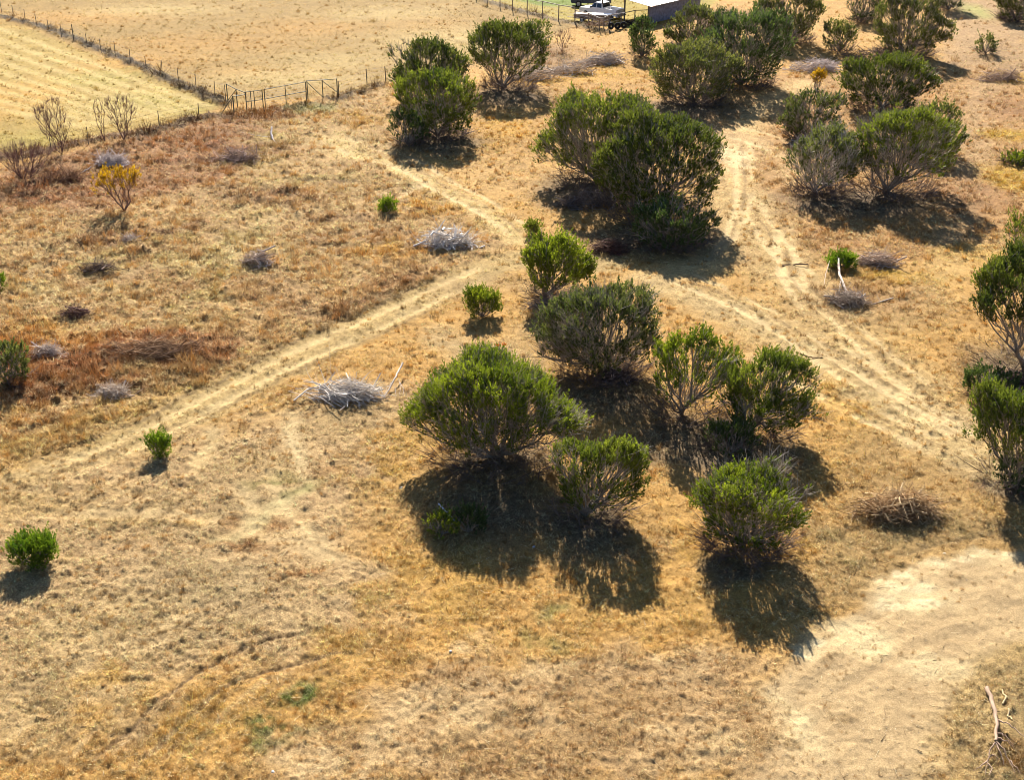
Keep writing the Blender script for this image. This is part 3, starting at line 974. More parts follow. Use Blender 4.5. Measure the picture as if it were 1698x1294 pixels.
def tree(name, label, cat, bx, by, L, R, T, pal='fresh', hcf=0.4, cb=0.02, depth=0.95, lob=14, dens=1.0, stems=7,
         bf=0.8, seed=1, group='junipers', skirt=0.5, twig=1.0, bark=(150, 138, 124), leafy=1.0, fill=.22, lobk=.26,
         fmin=-0.9, spray=1.0, up=1.0, r_tip=0.011, full=.7, tw_r=1.0, brush=1.0, bare=.12, front=.22):
    rng = np.random.default_rng(seed)
    x, y, z = at(bx, by)
    s, dd = scale_at(by)
    W_ = (R - L) / s * 0.97
    h = fit_height(W_, by, T, hcf, depth)
    root = thing(name, label, cat, (x, y, z - 0.03), 0, group)
    ox = ((L + R) / 2 - bx) / s
    hc = hcf * h
    dist = sqrt(x * x + y * y)
    lod = float(np.clip(dist / 46.0, 0.8, 2.0))
    sp = .34 * min(1, .5 + W_ / 5) * spray if leafy > 0 else .1
    a = max(W_ / 2 - .55 * sp, .3 * W_)
    b = a * depth
    upz, dn = max(h - hc - sp, .25 * h), hc - cb * h
    area = 2 * pi * ((a * b + a * upz + b * upz) / 3)
    ntip = int(np.clip(area * 25 * dens / lod ** .7, 60, 2000))
    ctr = np.array([ox, 0, hc])
    tips, shade, hasleaf = envelope(rng, ntip, ctr, a, b, upz, dn, lob, fmin, fill, lobk, skirt, full, bare)
    ntip = len(tips)
    dead = (tips[:, 1] < -.12 * b) & (tips[:, 2] < hc + .62 * upz) & (rng.random(ntip) < front)
    hasleaf &= ~dead
    nm = int(ntip * 0.45)
    pick = tips[rng.integers(0, ntip, nm)]
    mids = pick * rng.uniform(.3, .85, (nm, 1)) * np.array([1, 1, 1.02]) + rng.normal(0, .05 * W_ / 3, (nm, 3))
    mids[:, 2] = np.maximum(mids[:, 2], 0.12)
    sv, up = rng.uniform(.8, 1.35), up * rng.uniform(.6, 1.15)
    P, par, RR, ti = grow(rng, tips, mids, stems, h, 0.16 * W_, bf, r_tip)
    tr = [limbs(rng, P, par, RR, 5)]
    cB = lin(bark) * ALB * .9
    cl = [np.tile(cB, (len(tr[0][0]), 1)) * rng.uniform(.8, 1.15, (len(tr[0][0]), 1))]
    # fine grey twigs along the limbs
    nt_ = int(ntip * 2.2 * twig)
    if nt_:
        k = rng.integers(1, len(P), nt_)
        f = rng.random((nt_, 1))
        tp = P[k] * f + P[par[k]] * (1 - f)
        dr = unit(unit(tp - np.array([ox * .3, 0, 0])) * .8 + np.array([0, 0, .35]) + rng.normal(0, .42, (nt_, 3)))
        tw = twigs(rng, tp, dr, rng.uniform(.25, .8, nt_) * min(1, W_ / 4), rng.uniform(.006, .014, nt_) * lod ** .7 * tw_r)
        tr.append(tw)
        cl.append(np.repeat(lin(bark) * ALB * rng.uniform(.9, 2.1, (nt_, 1)), 9, axis=0))
    V, Fq, _ = join(tr)
    link('trunk', np_mesh('trunk', V, Fq, np.concatenate(cl), M_BARK, True), root)
    if brush and W_ > 2.0:
        nb = int(60 * brush * min(3, W_ * W_ / 9))
        ra = rng.uniform(0, 2 * pi, nb)
        rq = np.sqrt(rng.random(nb)) * W_ * .36
        bp = np.stack([np.cos(ra) * rq + ox * .5, np.sin(ra) * rq, rng.uniform(0, .25, nb)], -1)
        bd = unit(np.stack([np.cos(ra) * .7, np.sin(ra) * .7, rng.uniform(.1, 1.0, nb)], -1) + rng.normal(0, .5, (nb, 3)) * np.array([1, 1, .3]))
        kk = rng.integers(0, nb, nb * 5)
        bt, bt_f = twigs(rng, bp, bd, rng.uniform(.5, 1.2, nb), rng.uniform(.01, .02, nb) * lod ** .5, 4)
        st_, sf_ = twigs(rng, bp[kk] + bd[kk] * rng.uniform(.1, .6, (nb * 5, 1)), unit(bd[kk] + rng.normal(0, .6, (nb * 5, 3))), rng.uniform(.2, .6, nb * 5), rng.uniform(.005, .01, nb * 5) * lod ** .5)
        Vb, Fb, _ = join([(bt, bt_f), (st_, sf_)])
        Vb[:, 2] = np.maximum(Vb[:, 2], .0)
        link('dead_twigs', np_mesh('dead_twigs', Vb, Fb, lin((128, 110, 100)) * rng.uniform(.6, 1.1, (len(Vb), 1)), M_BARK), root)
    if leafy > 0:
        ns = 4 if lod < 1.5 else 3
        tipP = np.repeat(P[ti], ns, axis=0)
        # order of P follows distance; look the shade up again by nearest tip
        oo = np.argsort(np.linalg.norm(tips, axis=1))
        sh = np.repeat(shade[oo], ns)
        S = len(tipP)
        if True:
            kk = (rng.random(S) < leafy) & (np.repeat(hasleaf[oo], ns) | (rng.random(S) < .12))
            tipP, sh = tipP[kk], sh[kk]
            S = len(tipP)
        out = unit(tipP - np.array([ox * .6, 0, hc * .35]))
        ax = unit(out * .7 + np.array([0, 0, up]) + rng.normal(0, .25, (S, 3)))
        base = tipP + rng.normal(0, .11 * lod ** .4, (S, 3)) - ax * .10
        sl = rng.uniform(.18, .46, S) * spray * sv * min(1.0, .5 + W_ / 5)
        g0, g1 = [lin(c) * KG for c in GREENS[pal]]
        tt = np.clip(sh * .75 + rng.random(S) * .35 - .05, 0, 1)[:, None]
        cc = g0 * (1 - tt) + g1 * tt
        nl = int(round(19 / lod ** .8))
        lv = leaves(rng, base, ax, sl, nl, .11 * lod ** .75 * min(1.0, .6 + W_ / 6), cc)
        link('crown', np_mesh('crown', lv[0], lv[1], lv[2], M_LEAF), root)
    return root


lt = link('twig_litter', build_litter(9000, 4))
tag(lt, 'small broken twigs and pale straw bits scattered over the ground', 'litter', kind='stuff')

#TREES_BEGIN
tree('juniper_tree', 'dense dark green tree next to the field edge, left of the open tree', 'tree', 715, 163, 645, 778, 70, 'dark', 0.43, 0.08, seed=11, skirt=0.90, fmin=-0.8)
tree('juniper_tree', 'airy round green tree on visible forked limbs, beside the far grey brush heap', 'tree', 835, 148, 778, 912, 40, 'dark', 0.45, 0.10, seed=12, dens=.85, lobk=.26, skirt=0.70, fmin=-0.55, front=0.25)
tree('juniper_tree', 'lighter green tree with pale thin stems, in front of the dense dark tree', 'tree', 726, 227, 655, 790, 122, 'olive', 0.43, 0.04, seed=13, dens=1.1, skirt=1.00, front=0.3)
tree('juniper_tree', 'widest dome shaped tree with much bare grey branching on its left face', 'tree', 990, 302, 890, 1112, 160, 'olive', 0.35, 0.06, seed=14, lob=20, twig=2.0, dens=.9, skirt=0.55, fmin=-0.5, front=0.6)
tree('juniper_tree', 'big dark spreading tree with open limbs on its right, joined to the widest grey dome', 'tree', 1078, 362, 980, 1193, 200, 'dark', 0.38, 0.05, seed=15, lob=22, dens=1.05, lobk=.24, fmin=-0.7, front=0.25)
tree('juniper_tree', 'low bluish green tree at the shaded foot of the big dark spreading tree', 'tree', 1118, 407, 1042, 1192, 334, 'deep', 0.38, 0.01, seed=16, skirt=1.00, spray=1.1, front=0.1)
tree('juniper_tree', 'neat small vase shaped tree on slim forked stems beside the pale track', 'tree', 903, 492, 866, 985, 388, 'fresh', 0.43, 0.09, seed=17, lob=11, dens=1.2, lobk=.26, skirt=0.80, fmin=-0.55, front=0.3)
tree('juniper_shrub', 'short bright shrub with dry twigs, left of the small vase shaped tree', 'shrub', 800, 524, 771, 830, 474, 'fresh', 0.38, 0.02, seed=18, skirt=1.00, lob=8, dens=1.95, front=0.2)
tree('juniper_tree', 'greyish green broad tree full of fine grey stems, behind the brightest dome tree', 'tree', 1012, 622, 885, 1092, 476, 'gray', 0.41, 0.02, seed=19, lob=20, twig=2.6, dens=1.0, skirt=1.00, fmin=-.6, front=0.5)
tree('juniper_tree', 'thin crowned tree with see-through limbs between the grey tree and the drooping one', 'tree', 1130, 687, 1076, 1222, 545, 'fresh', 0.48, 0.07, seed=20, lob=13, dens=.75, lobk=.26, skirt=0.70, fmin=-0.55, front=0.35)
tree('juniper_tree', 'dull green tree leaning right with branches drooping to the ground, right of thin crowned tree', 'tree', 1238, 718, 1185, 1348, 585, 'olive', 0.41, 0.01, seed=21, lob=16, dens=.95, skirt=1.00, fmin=-.6)
tree('juniper_tree', 'brightest green dome tree with bare grey spokes and the largest shadow', 'tree', 825, 762, 673, 966, 603, 'fresh', 0.35, 0.08, seed=22, lob=34, dens=1.15, twig=2.2, depth=.8, skirt=0.5, stems=8, lobk=.24, fmin=-.12, bare=0, front=0.6)
tree('juniper_tree', 'yellowish green feathery tree at the right foot of the brightest dome tree', 'tree', 970, 856, 905, 1072, 720, 'olive', 0.45, 0.06, seed=23, lob=15, dens=1.1, skirt=0.80, lobk=.26, fmin=-0.7, front=0.4)
tree('juniper_tree', 'bright bushy tree nearest the bare pale soil, with dead grey skirts', 'tree', 1230, 906, 1142, 1334, 768, 'fresh', 0.48, 0.04, seed=24, lob=16, dens=1.1, twig=2.0, skirt=0.75, fmin=-.85, front=0.3, brush=2.2)
tree('juniper_tree', 'tall dark green tree on bare leaning trunk, cut by the right edge', 'tree', 1697, 604, 1594, 1800, 425, 'dark', 0.60, 0.30, seed=25, lob=15, dens=1.1, lobk=.25, skirt=0.80, fmin=-.3, full=.2, brush=.3, twig=.6)
tree('juniper_tree', 'sparse spindly young tree poking up above the tall dark tree at right edge', 'tree', 1686, 452, 1655, 1718, 355, 'olive', 0.53, 0.12, seed=26, lob=6, dens=.55, stems=2, lobk=.3)
tree('juniper_tree', 'yellow green tree with gnarled pale stems, lowest on the right edge', 'tree', 1682, 806, 1596, 1775, 647, 'olive', 0.56, 0.26, seed=27, lob=14, dens=1.1, skirt=0.80, fmin=-.35, full=.2, brush=.4)
tree('juniper_shrub', 'dark straggly low shrub lying in shade below the tall dark right tree', 'shrub', 1638, 662, 1591, 1690, 606, 'deep', 0.33, 0.01, seed=28, skirt=1, lob=8, dens=.7)
tree('juniper_shrub', 'dark green shrub hugging the trunk of the yellow green tree at right edge', 'shrub', 1668, 812, 1642, 1712, 752, 'deep', 0.38, 0.01, seed=29, skirt=1, lob=7)
tree('juniper_shrub', 'little ragged shrub beside a dead branch in the largest tree shadow', 'shrub', 730, 888, 706, 762, 846, 'fresh', 0.38, 0.01, seed=30, skirt=1, lob=5, dens=.9)
tree('juniper_shrub', 'dark little shrub inside the largest shadow, right of a ragged shrub', 'shrub', 778, 884, 752, 806, 838, 'deep', 0.38, 0.01, seed=31, skirt=1, lob=5)
tree('juniper_tree', 'dull upright tree with dense grey stems, front left of the big thicket', 'tree', 1150, 170, 1078, 1222, 74, 'far', 0.43, 0.04, seed=32, lob=16, twig=1.6, skirt=0.90, full=1.0, front=0.2)
tree('juniper_tree', 'largest dark tree of the thicket, rising behind the dull upright tree', 'tree', 1228, 141, 1150, 1306, 22, 'deep', 0.43, 0.01, seed=33, lob=18, skirt=1.00, twig=1.5, full=1.0)
tree('juniper_tree', 'green tree at the back right of the thicket, touching the top edge', 'tree', 1312, 70, 1242, 1356, -24, 'far', 0.43, 0.03, seed=34, lob=14, skirt=1.00, full=1.0)
tree('juniper_tree', 'low green tree growing against the dark shed wall', 'tree', 1136, 84, 1098, 1192, 10, 'far', 0.43, 0.04, seed=35, lob=10, skirt=1.00, full=1.0)
tree('juniper_tree', 'round deep green tree standing behind the two broad front trees on the right', 'tree', 1462, 181, 1386, 1546, 92, 'dark', 0.43, 0.05, seed=36, lob=16, skirt=0.90, full=1.0, front=0.25)
tree('juniper_shrub', 'brownish green ragged shrub with bare twigs beside a yellow sapling', 'shrub', 1338, 230, 1286, 1398, 152, 'gray', 0.38, 0.01, seed=37, lob=10, dens=.7, twig=2.2, skirt=1.00)
tree('juniper_tree', 'silver grey half bare tree at the left of the broad front pair on the right', 'tree', 1352, 320, 1298, 1432, 212, 'gray', 0.43, 0.06, seed=38, lob=13, dens=.75, twig=2.6, skirt=0.60, bark=(176, 164, 152), fmin=-0.6, front=0.45)
tree('juniper_tree', 'broad green tree with fanning bare stems and long shadow on the right', 'tree', 1470, 319, 1392, 1585, 178, 'olive', 0.43, 0.06, seed=39, lob=18, dens=.95, twig=1.6, skirt=0.9, stems=6, full=1.0, fmin=-0.45, front=0.45)
tree('juniper_tree', 'olive brown tree tucked behind the right flank of the broad fanning tree', 'tree', 1540, 254, 1492, 1588, 172, 'far', 0.43, 0.02, seed=40, lob=10, skirt=1.00, full=1.0)
tree('juniper_tree', 'tall olive tree at the top right, above the grey brush heap', 'tree', 1500, 92, 1442, 1566, -12, 'far', 0.43, 0.03, seed=41, lob=14, twig=1.4, skirt=1.00, full=1.0, front=0.2)
tree('juniper_tree', 'small green tree left of the tall olive tree, on a short trunk', 'tree', 1392, 86, 1362, 1421, 35, 'far', 0.45, 0.06, seed=42, lob=8)
tree('juniper_tree', 'dark tree in shadow at top edge behind the small short trunk tree', 'tree', 1428, 36, 1398, 1466, -28, 'deep', 0.43, 0.01, seed=43, lob=10, skirt=1.00, full=1.0)
tree('juniper_tree', 'narrow dark pointed tree at the end of the long brush row', 'tree', 1064, 92, 1040, 1087, 28, 'deep', 0.31, 0.01, seed=44, lob=8, skirt=1, depth=.9)
tree('juniper_shrub', 'lone rounded shrub on open pale ground in the top right corner', 'shrub', 1634, 90, 1616, 1654, 57, 'far', 0.38, 0.01, seed=45, lob=7, skirt=1.00)
tree('juniper_tree', 'grey green tree cut by the top right corner', 'tree', 1684, 32, 1642, 1740, -38, 'far', 0.43, 0.01, seed=46, lob=10, skirt=1.00, full=1.0)
tree('juniper_tree', 'dark tree cut by the top edge, casting shade on a greenish path', 'tree', 1572, 16, 1545, 1598, -40, 'deep', 0.43, 0.01, seed=47, lob=8, skirt=1.00, full=1.0)
tree('evergreen_bush', 'vivid green round bush alone near the left edge', 'bush', 58, 936, 16, 100, 886, 'bright', 0.35, 0.00, seed=48, skirt=1, lob=16, dens=3.30, twig=.3, lobk=.35, up=1.0, group='green bushes', bare=0, full=1, front=0)
tree('evergreen_bush', 'small vivid green upright bush beside the two-rut track', 'bush', 263, 757, 242, 286, 717, 'bright', 0.38, 0.00, seed=49, skirt=1, lob=8, dens=3.00, twig=.4, up=1.0, group='green bushes', bare=0, full=1, front=0)
tree('evergreen_bush', 'tiny dark green bush left of the white dead branch heap', 'bush', 643, 355, 629, 657, 328, 'bright', 0.38, 0.00, seed=50, skirt=1, lob=6, dens=2.70, group='green bushes', bare=0, full=1, front=0)
tree('evergreen_bush', 'tiny pale green sprout bush on the track behind the small vase shaped tree', 'bush', 882, 390, 871, 894, 365, 'olive', 0.43, 0.00, seed=51, skirt=1, lob=5, dens=2.10, group='green bushes', bare=0, full=1, front=0)
tree('evergreen_bush', 'low rounded green bush above the fallen branch heap on the right', 'bush', 1394, 446, 1371, 1417, 421, 'bright', 0.33, 0.00, seed=52, skirt=1, lob=8, dens=3.00, group='green bushes', bare=0, full=1, front=0)
tree('evergreen_bush', 'flat low green bush among yellow grass at the right edge', 'bush', 1682, 272, 1656, 1708, 252, 'fresh', 0.33, 0.00, seed=53, skirt=1, lob=8, dens=1.95, group='green bushes', bare=0, full=1, front=0)
tree('evergreen_bush', 'sliver of a green bush at the left edge of the rough meadow', 'bush', -2, 482, -18, 10, 446, 'bright', 0.38, 0.00, seed=54, skirt=1, lob=5, dens=2.40, group='green bushes', bare=0, full=1, front=0)
tree('juniper_shrub', 'dark grey green shrub at the left edge beside rusty weeds', 'shrub', 14, 640, -26, 54, 572, 'gray', 0.33, 0.00, seed=55, skirt=1, lob=8, dens=.8, twig=2.0)
tree('juniper_shrub', 'dark dry undergrowth shrub at the left foot of the lighter green pale stemmed tree', 'shrub', 676, 240, 645, 712, 186, 'deep', 0.33, 0.00, seed=56, skirt=1, lob=8, dens=.7, twig=2.0)
tree('juniper_shrub', 'dark low shrub with dead twigs under the drooping tree', 'shrub', 1205, 752, 1165, 1262, 690, 'deep', 0.33, 0.00, seed=57, skirt=1, lob=8, dens=.6, twig=3.0)
# trees without leaves
for (bx, by, L, R, T, sd, nm, lb) in [
        (103, 256, 66, 128, 166, 60, 'bare_tree', 'tallest leafless tree with dark twiggy crown by the field fence'),
        (174, 236, 160, 184, 166, 61, 'bare_tree', 'thinnest leafless sapling between the two twiggy leafless trees'),
        (206, 234, 182, 236, 162, 62, 'bare_tree', 'forked leafless tree right of the thinnest sapling, behind grey brush'),
        (932, 84, 918, 948, 46, 63, 'bare_shrub', 'leafless brown shrub in the corner below the far railed fence'),
        (40, 300, 5, 90, 238, 64, 'bare_shrub', 'tangled leafless brown thicket at the left edge by the fence'),
        (1292, 80, 1262, 1318, 40, 65, 'bare_tree', 'dead pale grey tree at the right of the dark thicket'),
        (1205, 60, 1150, 1262, 22, 66, 'bare_tree', 'dead greyish crown fanning out behind the thicket by the shed')]:
    tree(nm, lb, 'tree' if nm == 'bare_tree' else 'shrub', bx, by, L, R, T, 'gray', .6, .2, seed=sd, leafy=0, dens=1.1, twig=3.2, stems=4,
         bark=(120, 92, 84) if sd < 65 else (168, 152, 148), group='leafless trees and shrubs', skirt=.4, lob=10, r_tip=.006, tw_r=.42, brush=0, full=0)
tree('autumn_tree', 'small tree with yellow leaves over grey bare stems in the rough meadow', 'tree', 207, 352, 158, 240, 277, 'yellow', .6, .3, seed=70, dens=.8, stems=4, twig=2.6, skirt=.25, bark=(140, 112, 96), lob=9, leafy=.5, brush=0, tw_r=.5, group='yellow leaved trees')
tree('autumn_tree', 'thin sapling with a tuft of yellow leaves behind the ragged twiggy shrub', 'tree', 1352, 160, 1340, 1366, 118, 'yellow', .65, .45, seed=71, dens=.7, stems=1, twig=1.0, skirt=.3, lob=4, leafy=.7, group='yellow leaved trees')
#TREES_END


# ------------------------------------------------------------------ heaps of cut brush, dead wood
def sticks(rng, n, a, b, h, lmin, lmax, r0, r1, pref=None, spr=1.2, K=5, up=.08, arch=0.0):
    ph = rng.uniform(0, 2 * pi, n)
    q = np.sqrt(rng.random(n)) * np.where(rng.random(n) < .14, 1.35, 1.0) * (.8 + .35 * np.sin(2 * ph + a) * np.sin(3 * ph + b * 5))
    px, py = a * q * np.cos(ph), b * q * np.sin(ph)
    lump = .25 + 1.5 * vnoise(px / a * 2.6 + 40, py / b * 2.6 + 40, int(abs(a) * 1000) % 97)
    zz = h * np.minimum(lump, 1.15) * np.maximum(1 - q ** 2, .02) ** .6 * rng.uniform(.1, 1.0, n)
    az = rng.uniform(0, 2 * pi, n) if pref is None else pref + rng.normal(0, spr, n) + pi * (rng.random(n) < .5)
    el = rng.normal(up, .30, n)
    ln = rng.uniform(lmin, lmax, n)
    d = np.stack([np.cos(az) * np.cos(el), np.sin(az) * np.cos(el), np.sin(el)], -1)
    t = np.linspace(-.5, .5, K)[None, :, None]
    bend = rng.normal(0, .30, (n, 1, 3))
    wob = rng.normal(0, .040, (n, K, 3))
    Q = np.stack([px, py, zz], -1)[:, None] + (d[:, None] * t + bend * (t ** 2 - .08) * 2 + wob) * ln[:, None, None]
    Q[..., 2] = np.maximum(Q[..., 2], 0.02)
    rad = rng.uniform(r0, r1, n)
    rr = rad[:, None] * np.linspace(1.0, .35, K)[None]
    return Q, rr, d


def forks(rng, Q, rr, d, per, frac, r_k=.5):
    n, K, _ = Q.shape
    k = np.repeat(np.arange(n), per)
    j = rng.integers(1, K - 1, len(k))
    base = Q[k, j]
    ln = np.linalg.norm(Q[k, -1] - Q[k, 0], axis=1) * rng.uniform(frac * .5, frac, len(k))
    dr = unit(d[k] + rng.normal(0, .55, (len(k), 3)) + np.array([0, 0, .12]))
    t = np.linspace(0, 1, 4)[None, :, None]
    P = base[:, None] + (dr[:, None] * t + rng.normal(0, .2, (len(k), 1, 3)) * t ** 2) * ln[:, None, None]
    P[..., 2] = np.maximum(P[..., 2], .015)
    R = (rr[k, j] * r_k)[:, None] * np.linspace(1, .35, 4)[None]
    return P, R


def pile(label, u, L, R, T, B, h, c, nbig, ntwig, seed, c2=None, pref=None, spr=1.2, rbig=(.022, .05), lbig=(.9, 2.2), ltw=(.4, 1.5), up=.08,
         name='brush_pile', rt=(.006, .014), group='piles of cut brush'):
    rng = np.random.default_rng(seed)
    vb = B - (B - T) * .25
    s, d = scale_at(vb)
    wid = (R - L) / s
    dep = float(np.clip(((B - T) / s - h * cos(d) * .7) / sin(d), 0.6, max(.9, .5 * wid)))
    h = float(np.clip(((B - T) / s - dep * sin(d) * .75) / cos(d), h * .6, min(1.3, .14 * wid + .24)))
    vc = B - (dep / 2) * s * sin(d)
    x, y, z = at((L + R) / 2, vc)
    a, b = (R - L) / s / 2 * .98, dep / 2 * .9
    root = thing(name, label, 'brush', (x, y, z - .02), 0, group)
    c = np.asarray(c, float)
    c2 = c * .8 if c2 is None else np.asarray(c2, float)
    nbig, ntwig = int(nbig * 1.4), int(ntwig * .6)
    if nbig:
        lmax = min(lbig[1], a * 1.6)
        Q, rr, dd = sticks(rng, nbig, a * .8, b * .8, h, min(lbig[0], lmax * .6), lmax, *rbig, pref=pref, spr=spr, up=up)
        for i in range(nbig):
            v1, f1 = tubes(Q[i:i + 1], rr[i:i + 1], 6)
            fp, fr = forks(rng, Q[i:i + 1], rr[i:i + 1], dd[i:i + 1], 3, .6, .55)
            v2, f2 = tubes(fp, fr, 4)
            Vv, Ff, _ = join([(v1, f1), (v2, f2)])
            col = np.tile(lin(c) * rng.uniform(.75, 1.15), (len(Vv), 1))
            link('branch', np_mesh('branch', Vv, Ff, col, M_BARK, True), root)
    lod = float(np.clip(sqrt(x * x + y * y) / 46, .8, 2.2))
    Q, rr, dd = sticks(rng, ntwig, a, b, h * 1.05, ltw[0], min(ltw[1], a * 1.4), rt[0] * lod ** .6, rt[1] * lod ** .6, pref=pref, spr=spr, up=up, K=4)
    v1, f1 = tubes(Q, rr, 3)
    fp, fr = forks(rng, Q, rr, dd, 2, .55, .7)
    v2, f2 = tubes(fp, fr, 3)
    t1 = rng.random((ntwig, 1))
    cc = (lin(c) * (1 - t1) + lin(c2) * t1) * rng.uniform(.3, 1.25, (ntwig, 1))
    col = np.concatenate([np.repeat(cc, 4 * 3, axis=0), np.repeat(np.repeat(cc, 2, axis=0), 4 * 3, axis=0)])
    Vv, Ff, _ = join([(v1, f1), (v2, f2)])
    o = link('twigs', np_mesh('twigs', Vv, Ff, col, M_BARK), root)
    o['kind'] = 'stuff'
    return root


GREY, WHITE, BROWN, RUST, DARK = (214, 200, 188), (236, 226, 214), (180, 152, 128), (176, 142, 108), (124, 104, 92)
pile('bleached white heap of dead branches and stumps beside a pale rock', 743, 678, 810, 348, 418, .75, WHITE, 40, 330, 101, GREY, up=.4, rbig=(.03, .085), lbig=(.7, 1.8))
pile('long silvery heap of straight cut branches next to a loose white branch', 575, 512, 640, 628, 674, .75, (224, 214, 202), 34, 460, 102, GREY, pref=-.45, spr=.35, lbig=(1.4, 2.6))
pile('big round brown twig heap at the edge of the bare pale soil', 1490, 1412, 1568, 782, 874, .95, (222, 192, 146), 36, 800, 103, (150, 108, 70), lbig=(.8, 1.6), rbig=(.018, .036), rt=(.008, .018))
pile('middle stretch of the far grey brush row, between its two ends', 952, 905, 1000, 92, 124, .8, (218, 204, 190), 26, 300, 143, BROWN, pref=.3, spr=.6)
pile('far end of the grey brush row touching the narrow dark tree', 1005, 962, 1046, 72, 108, .9, (218, 204, 190), 40, 420, 104, BROWN, pref=.25, spr=.5)
pile('grey brush pulled out beside the airy round tree', 890, 848, 950, 104, 136, .6, (214, 200, 186), 26, 260, 105, BROWN, pref=.3, spr=.6)
pile('pale purplish grey brush heap below the small short trunk tree', 1350, 1306, 1402, 86, 122, .9, (228, 212, 204), 34, 460, 106, GREY, pref=.3, spr=.5)
pile('dark shaded brush row at the foot of the tall olive tree', 1450, 1398, 1510, 72, 104, .9, DARK, 14, 420, 107)
pile('dead tree top with white limbs lying below the low rounded bush', 1404, 1366, 1446, 448, 512, .7, (214, 196, 176), 12, 420, 108, (120, 96, 84), pref=-1.1, spr=.5, lbig=(1.0, 2.2))
pile('greyish mauve twig heap just right of the low rounded bush', 1448, 1412, 1492, 412, 446, .45, (220, 196, 176), 14, 380, 109, BROWN, pref=.3, spr=.5)
pile('silvery grey brush heap at the foot of the leafless trees', 188, 160, 216, 232, 278, .9, (222, 208, 202), 20, 420, 110, GREY, up=.5)
pile('brown and grey brush heap in rusty weeds below the metal gate', 396, 352, 442, 238, 274, .6, (190, 164, 150), 16, 480, 111, BROWN)
pile('small grey brush heap in the middle of the rough meadow', 430, 398, 456, 410, 446, .5, (214, 194, 176), 12, 260, 112, BROWN)
pile('small white twig heap in front of the small yellow leaved tree', 217, 196, 238, 366, 406, .5, (196, 180, 170), 6, 240, 113, GREY, up=.4)
pile('dark fallen branch heap low in the left of the rough meadow', 165, 134, 196, 436, 456, .35, DARK, 6, 160, 114)
pile('dark brown twig heap in meadow grass above the rusty weed belt', 126, 98, 152, 498, 530, .45, (130, 100, 90), 5, 220, 115)
pile('pale grey twig heap between orange weeds near the left edge', 80, 56, 106, 556, 596, .5, (200, 180, 164), 8, 260, 116, GREY)
pile('long rusty brown brush row above the two-rut track', 265, 158, 364, 564, 608, .55, RUST, 18, 620, 117, (150, 120, 92), pref=.15, spr=.6, lbig=(.9, 2.0))
pile('pale bleached grass and twig heap below the rusty brush row', 186, 156, 218, 632, 664, .35, (206, 184, 160), 5, 260, 118, GREY)
pile('pale brush heap at the right edge in the top right clearing', 1660, 1622, 1704, 112, 138, .6, (190, 164, 146), 10, 380, 119, BROWN)
pile('dead grey twigs heaped among the lower branches of the grey tree', 1022, 985, 1060, 572, 640, .9, (140, 126, 128), 12, 520, 120, DARK, up=.4)
pile('dead silver branches caught between the thin crowned and drooping trees', 1200, 1176, 1226, 668, 724, .8, (190, 176, 168), 10, 320, 121, GREY, up=.4)
pile('white dead twigs on the left flank of the silver half bare tree', 1336, 1310, 1366, 216, 250, .8, (206, 188, 184), 8, 320, 122, GREY, up=.5)
pile('dark dead brush under the tall dark tree at right edge', 1680, 1620, 1730, 600, 650, .8, (96, 78, 78), 10, 420, 123, DARK)
pile('rusty leaf and twig heap in shade left of the low bluish tree', 1012, 978, 1046, 372, 424, .6, (110, 74, 64), 6, 420, 124, DARK)
pile('dry brown thicket of stalks between leafless trees and left edge', 110, 60, 150, 268, 306, .6, (140, 100, 80), 4, 420, 125, RUST, up=.8)


pile('dry broken twigs around the foot of the small vase shaped tree', 905, 872, 948, 484, 516, .5, (176, 158, 150), 6, 300, 141, DARK, up=.4)
pile('grey twiggy brush under the widest dome shaped tree', 985, 925, 1040, 296, 350, .7, (150, 136, 130), 8, 520, 142, DARK, up=.5)


def limb_chain(rng, pts, r0, r1):
    """a bent, tapering dead limb through picture points (u, v, height)"""
    P = []
    for (u, v, hh) in pts:
        x, y, z = at(u, v)
        P.append((x, y, z + hh))
    P = np.array(P)
    n = max(2, len(P) * 3)
    t = np.linspace(0, len(P) - 1, n)
    i = np.clip(t.astype(int), 0, len(P) - 2)
    f = (t - i)[:, None]
    Q = P[i] * (1 - f) + P[i + 1] * f + rng.normal(0, .012, (n, 3))
    return Q[None], np.linspace(r0, r1, n)[None]


def dead_branch(label, main, sides, r0, r1, c, seed, name='fallen_branch'):
    rng = np.random.default_rng(seed)
    x, y, z = at(main[0][0], main[0][1])
    org = np.array([x, y, z])
    root = thing(name, label, 'branch', (x, y, z), 0, 'loose dead branches')
    Q, R = limb_chain(rng, main, r0, r1)
    v, f = tubes(Q - org, R, 7)
    capi = np.arange(4)[None]
    link('limb', np_mesh('limb', v, f, np.tile(lin(c) * ALB, (len(v), 1)) * rng.uniform(.75, 1.1, (len(v), 1)), M_BARK, True), root)
    for sd in sides:
        Q, R = limb_chain(rng, sd, r1 * .62, r1 * .16)
        v, f = tubes(Q - org, R, 5)
        link('side_branch', np_mesh('side_branch', v, f, np.tile(lin(c) * ALB * rng.uniform(.7, 1.0), (len(v), 1)), M_BARK, True), root)
    return root


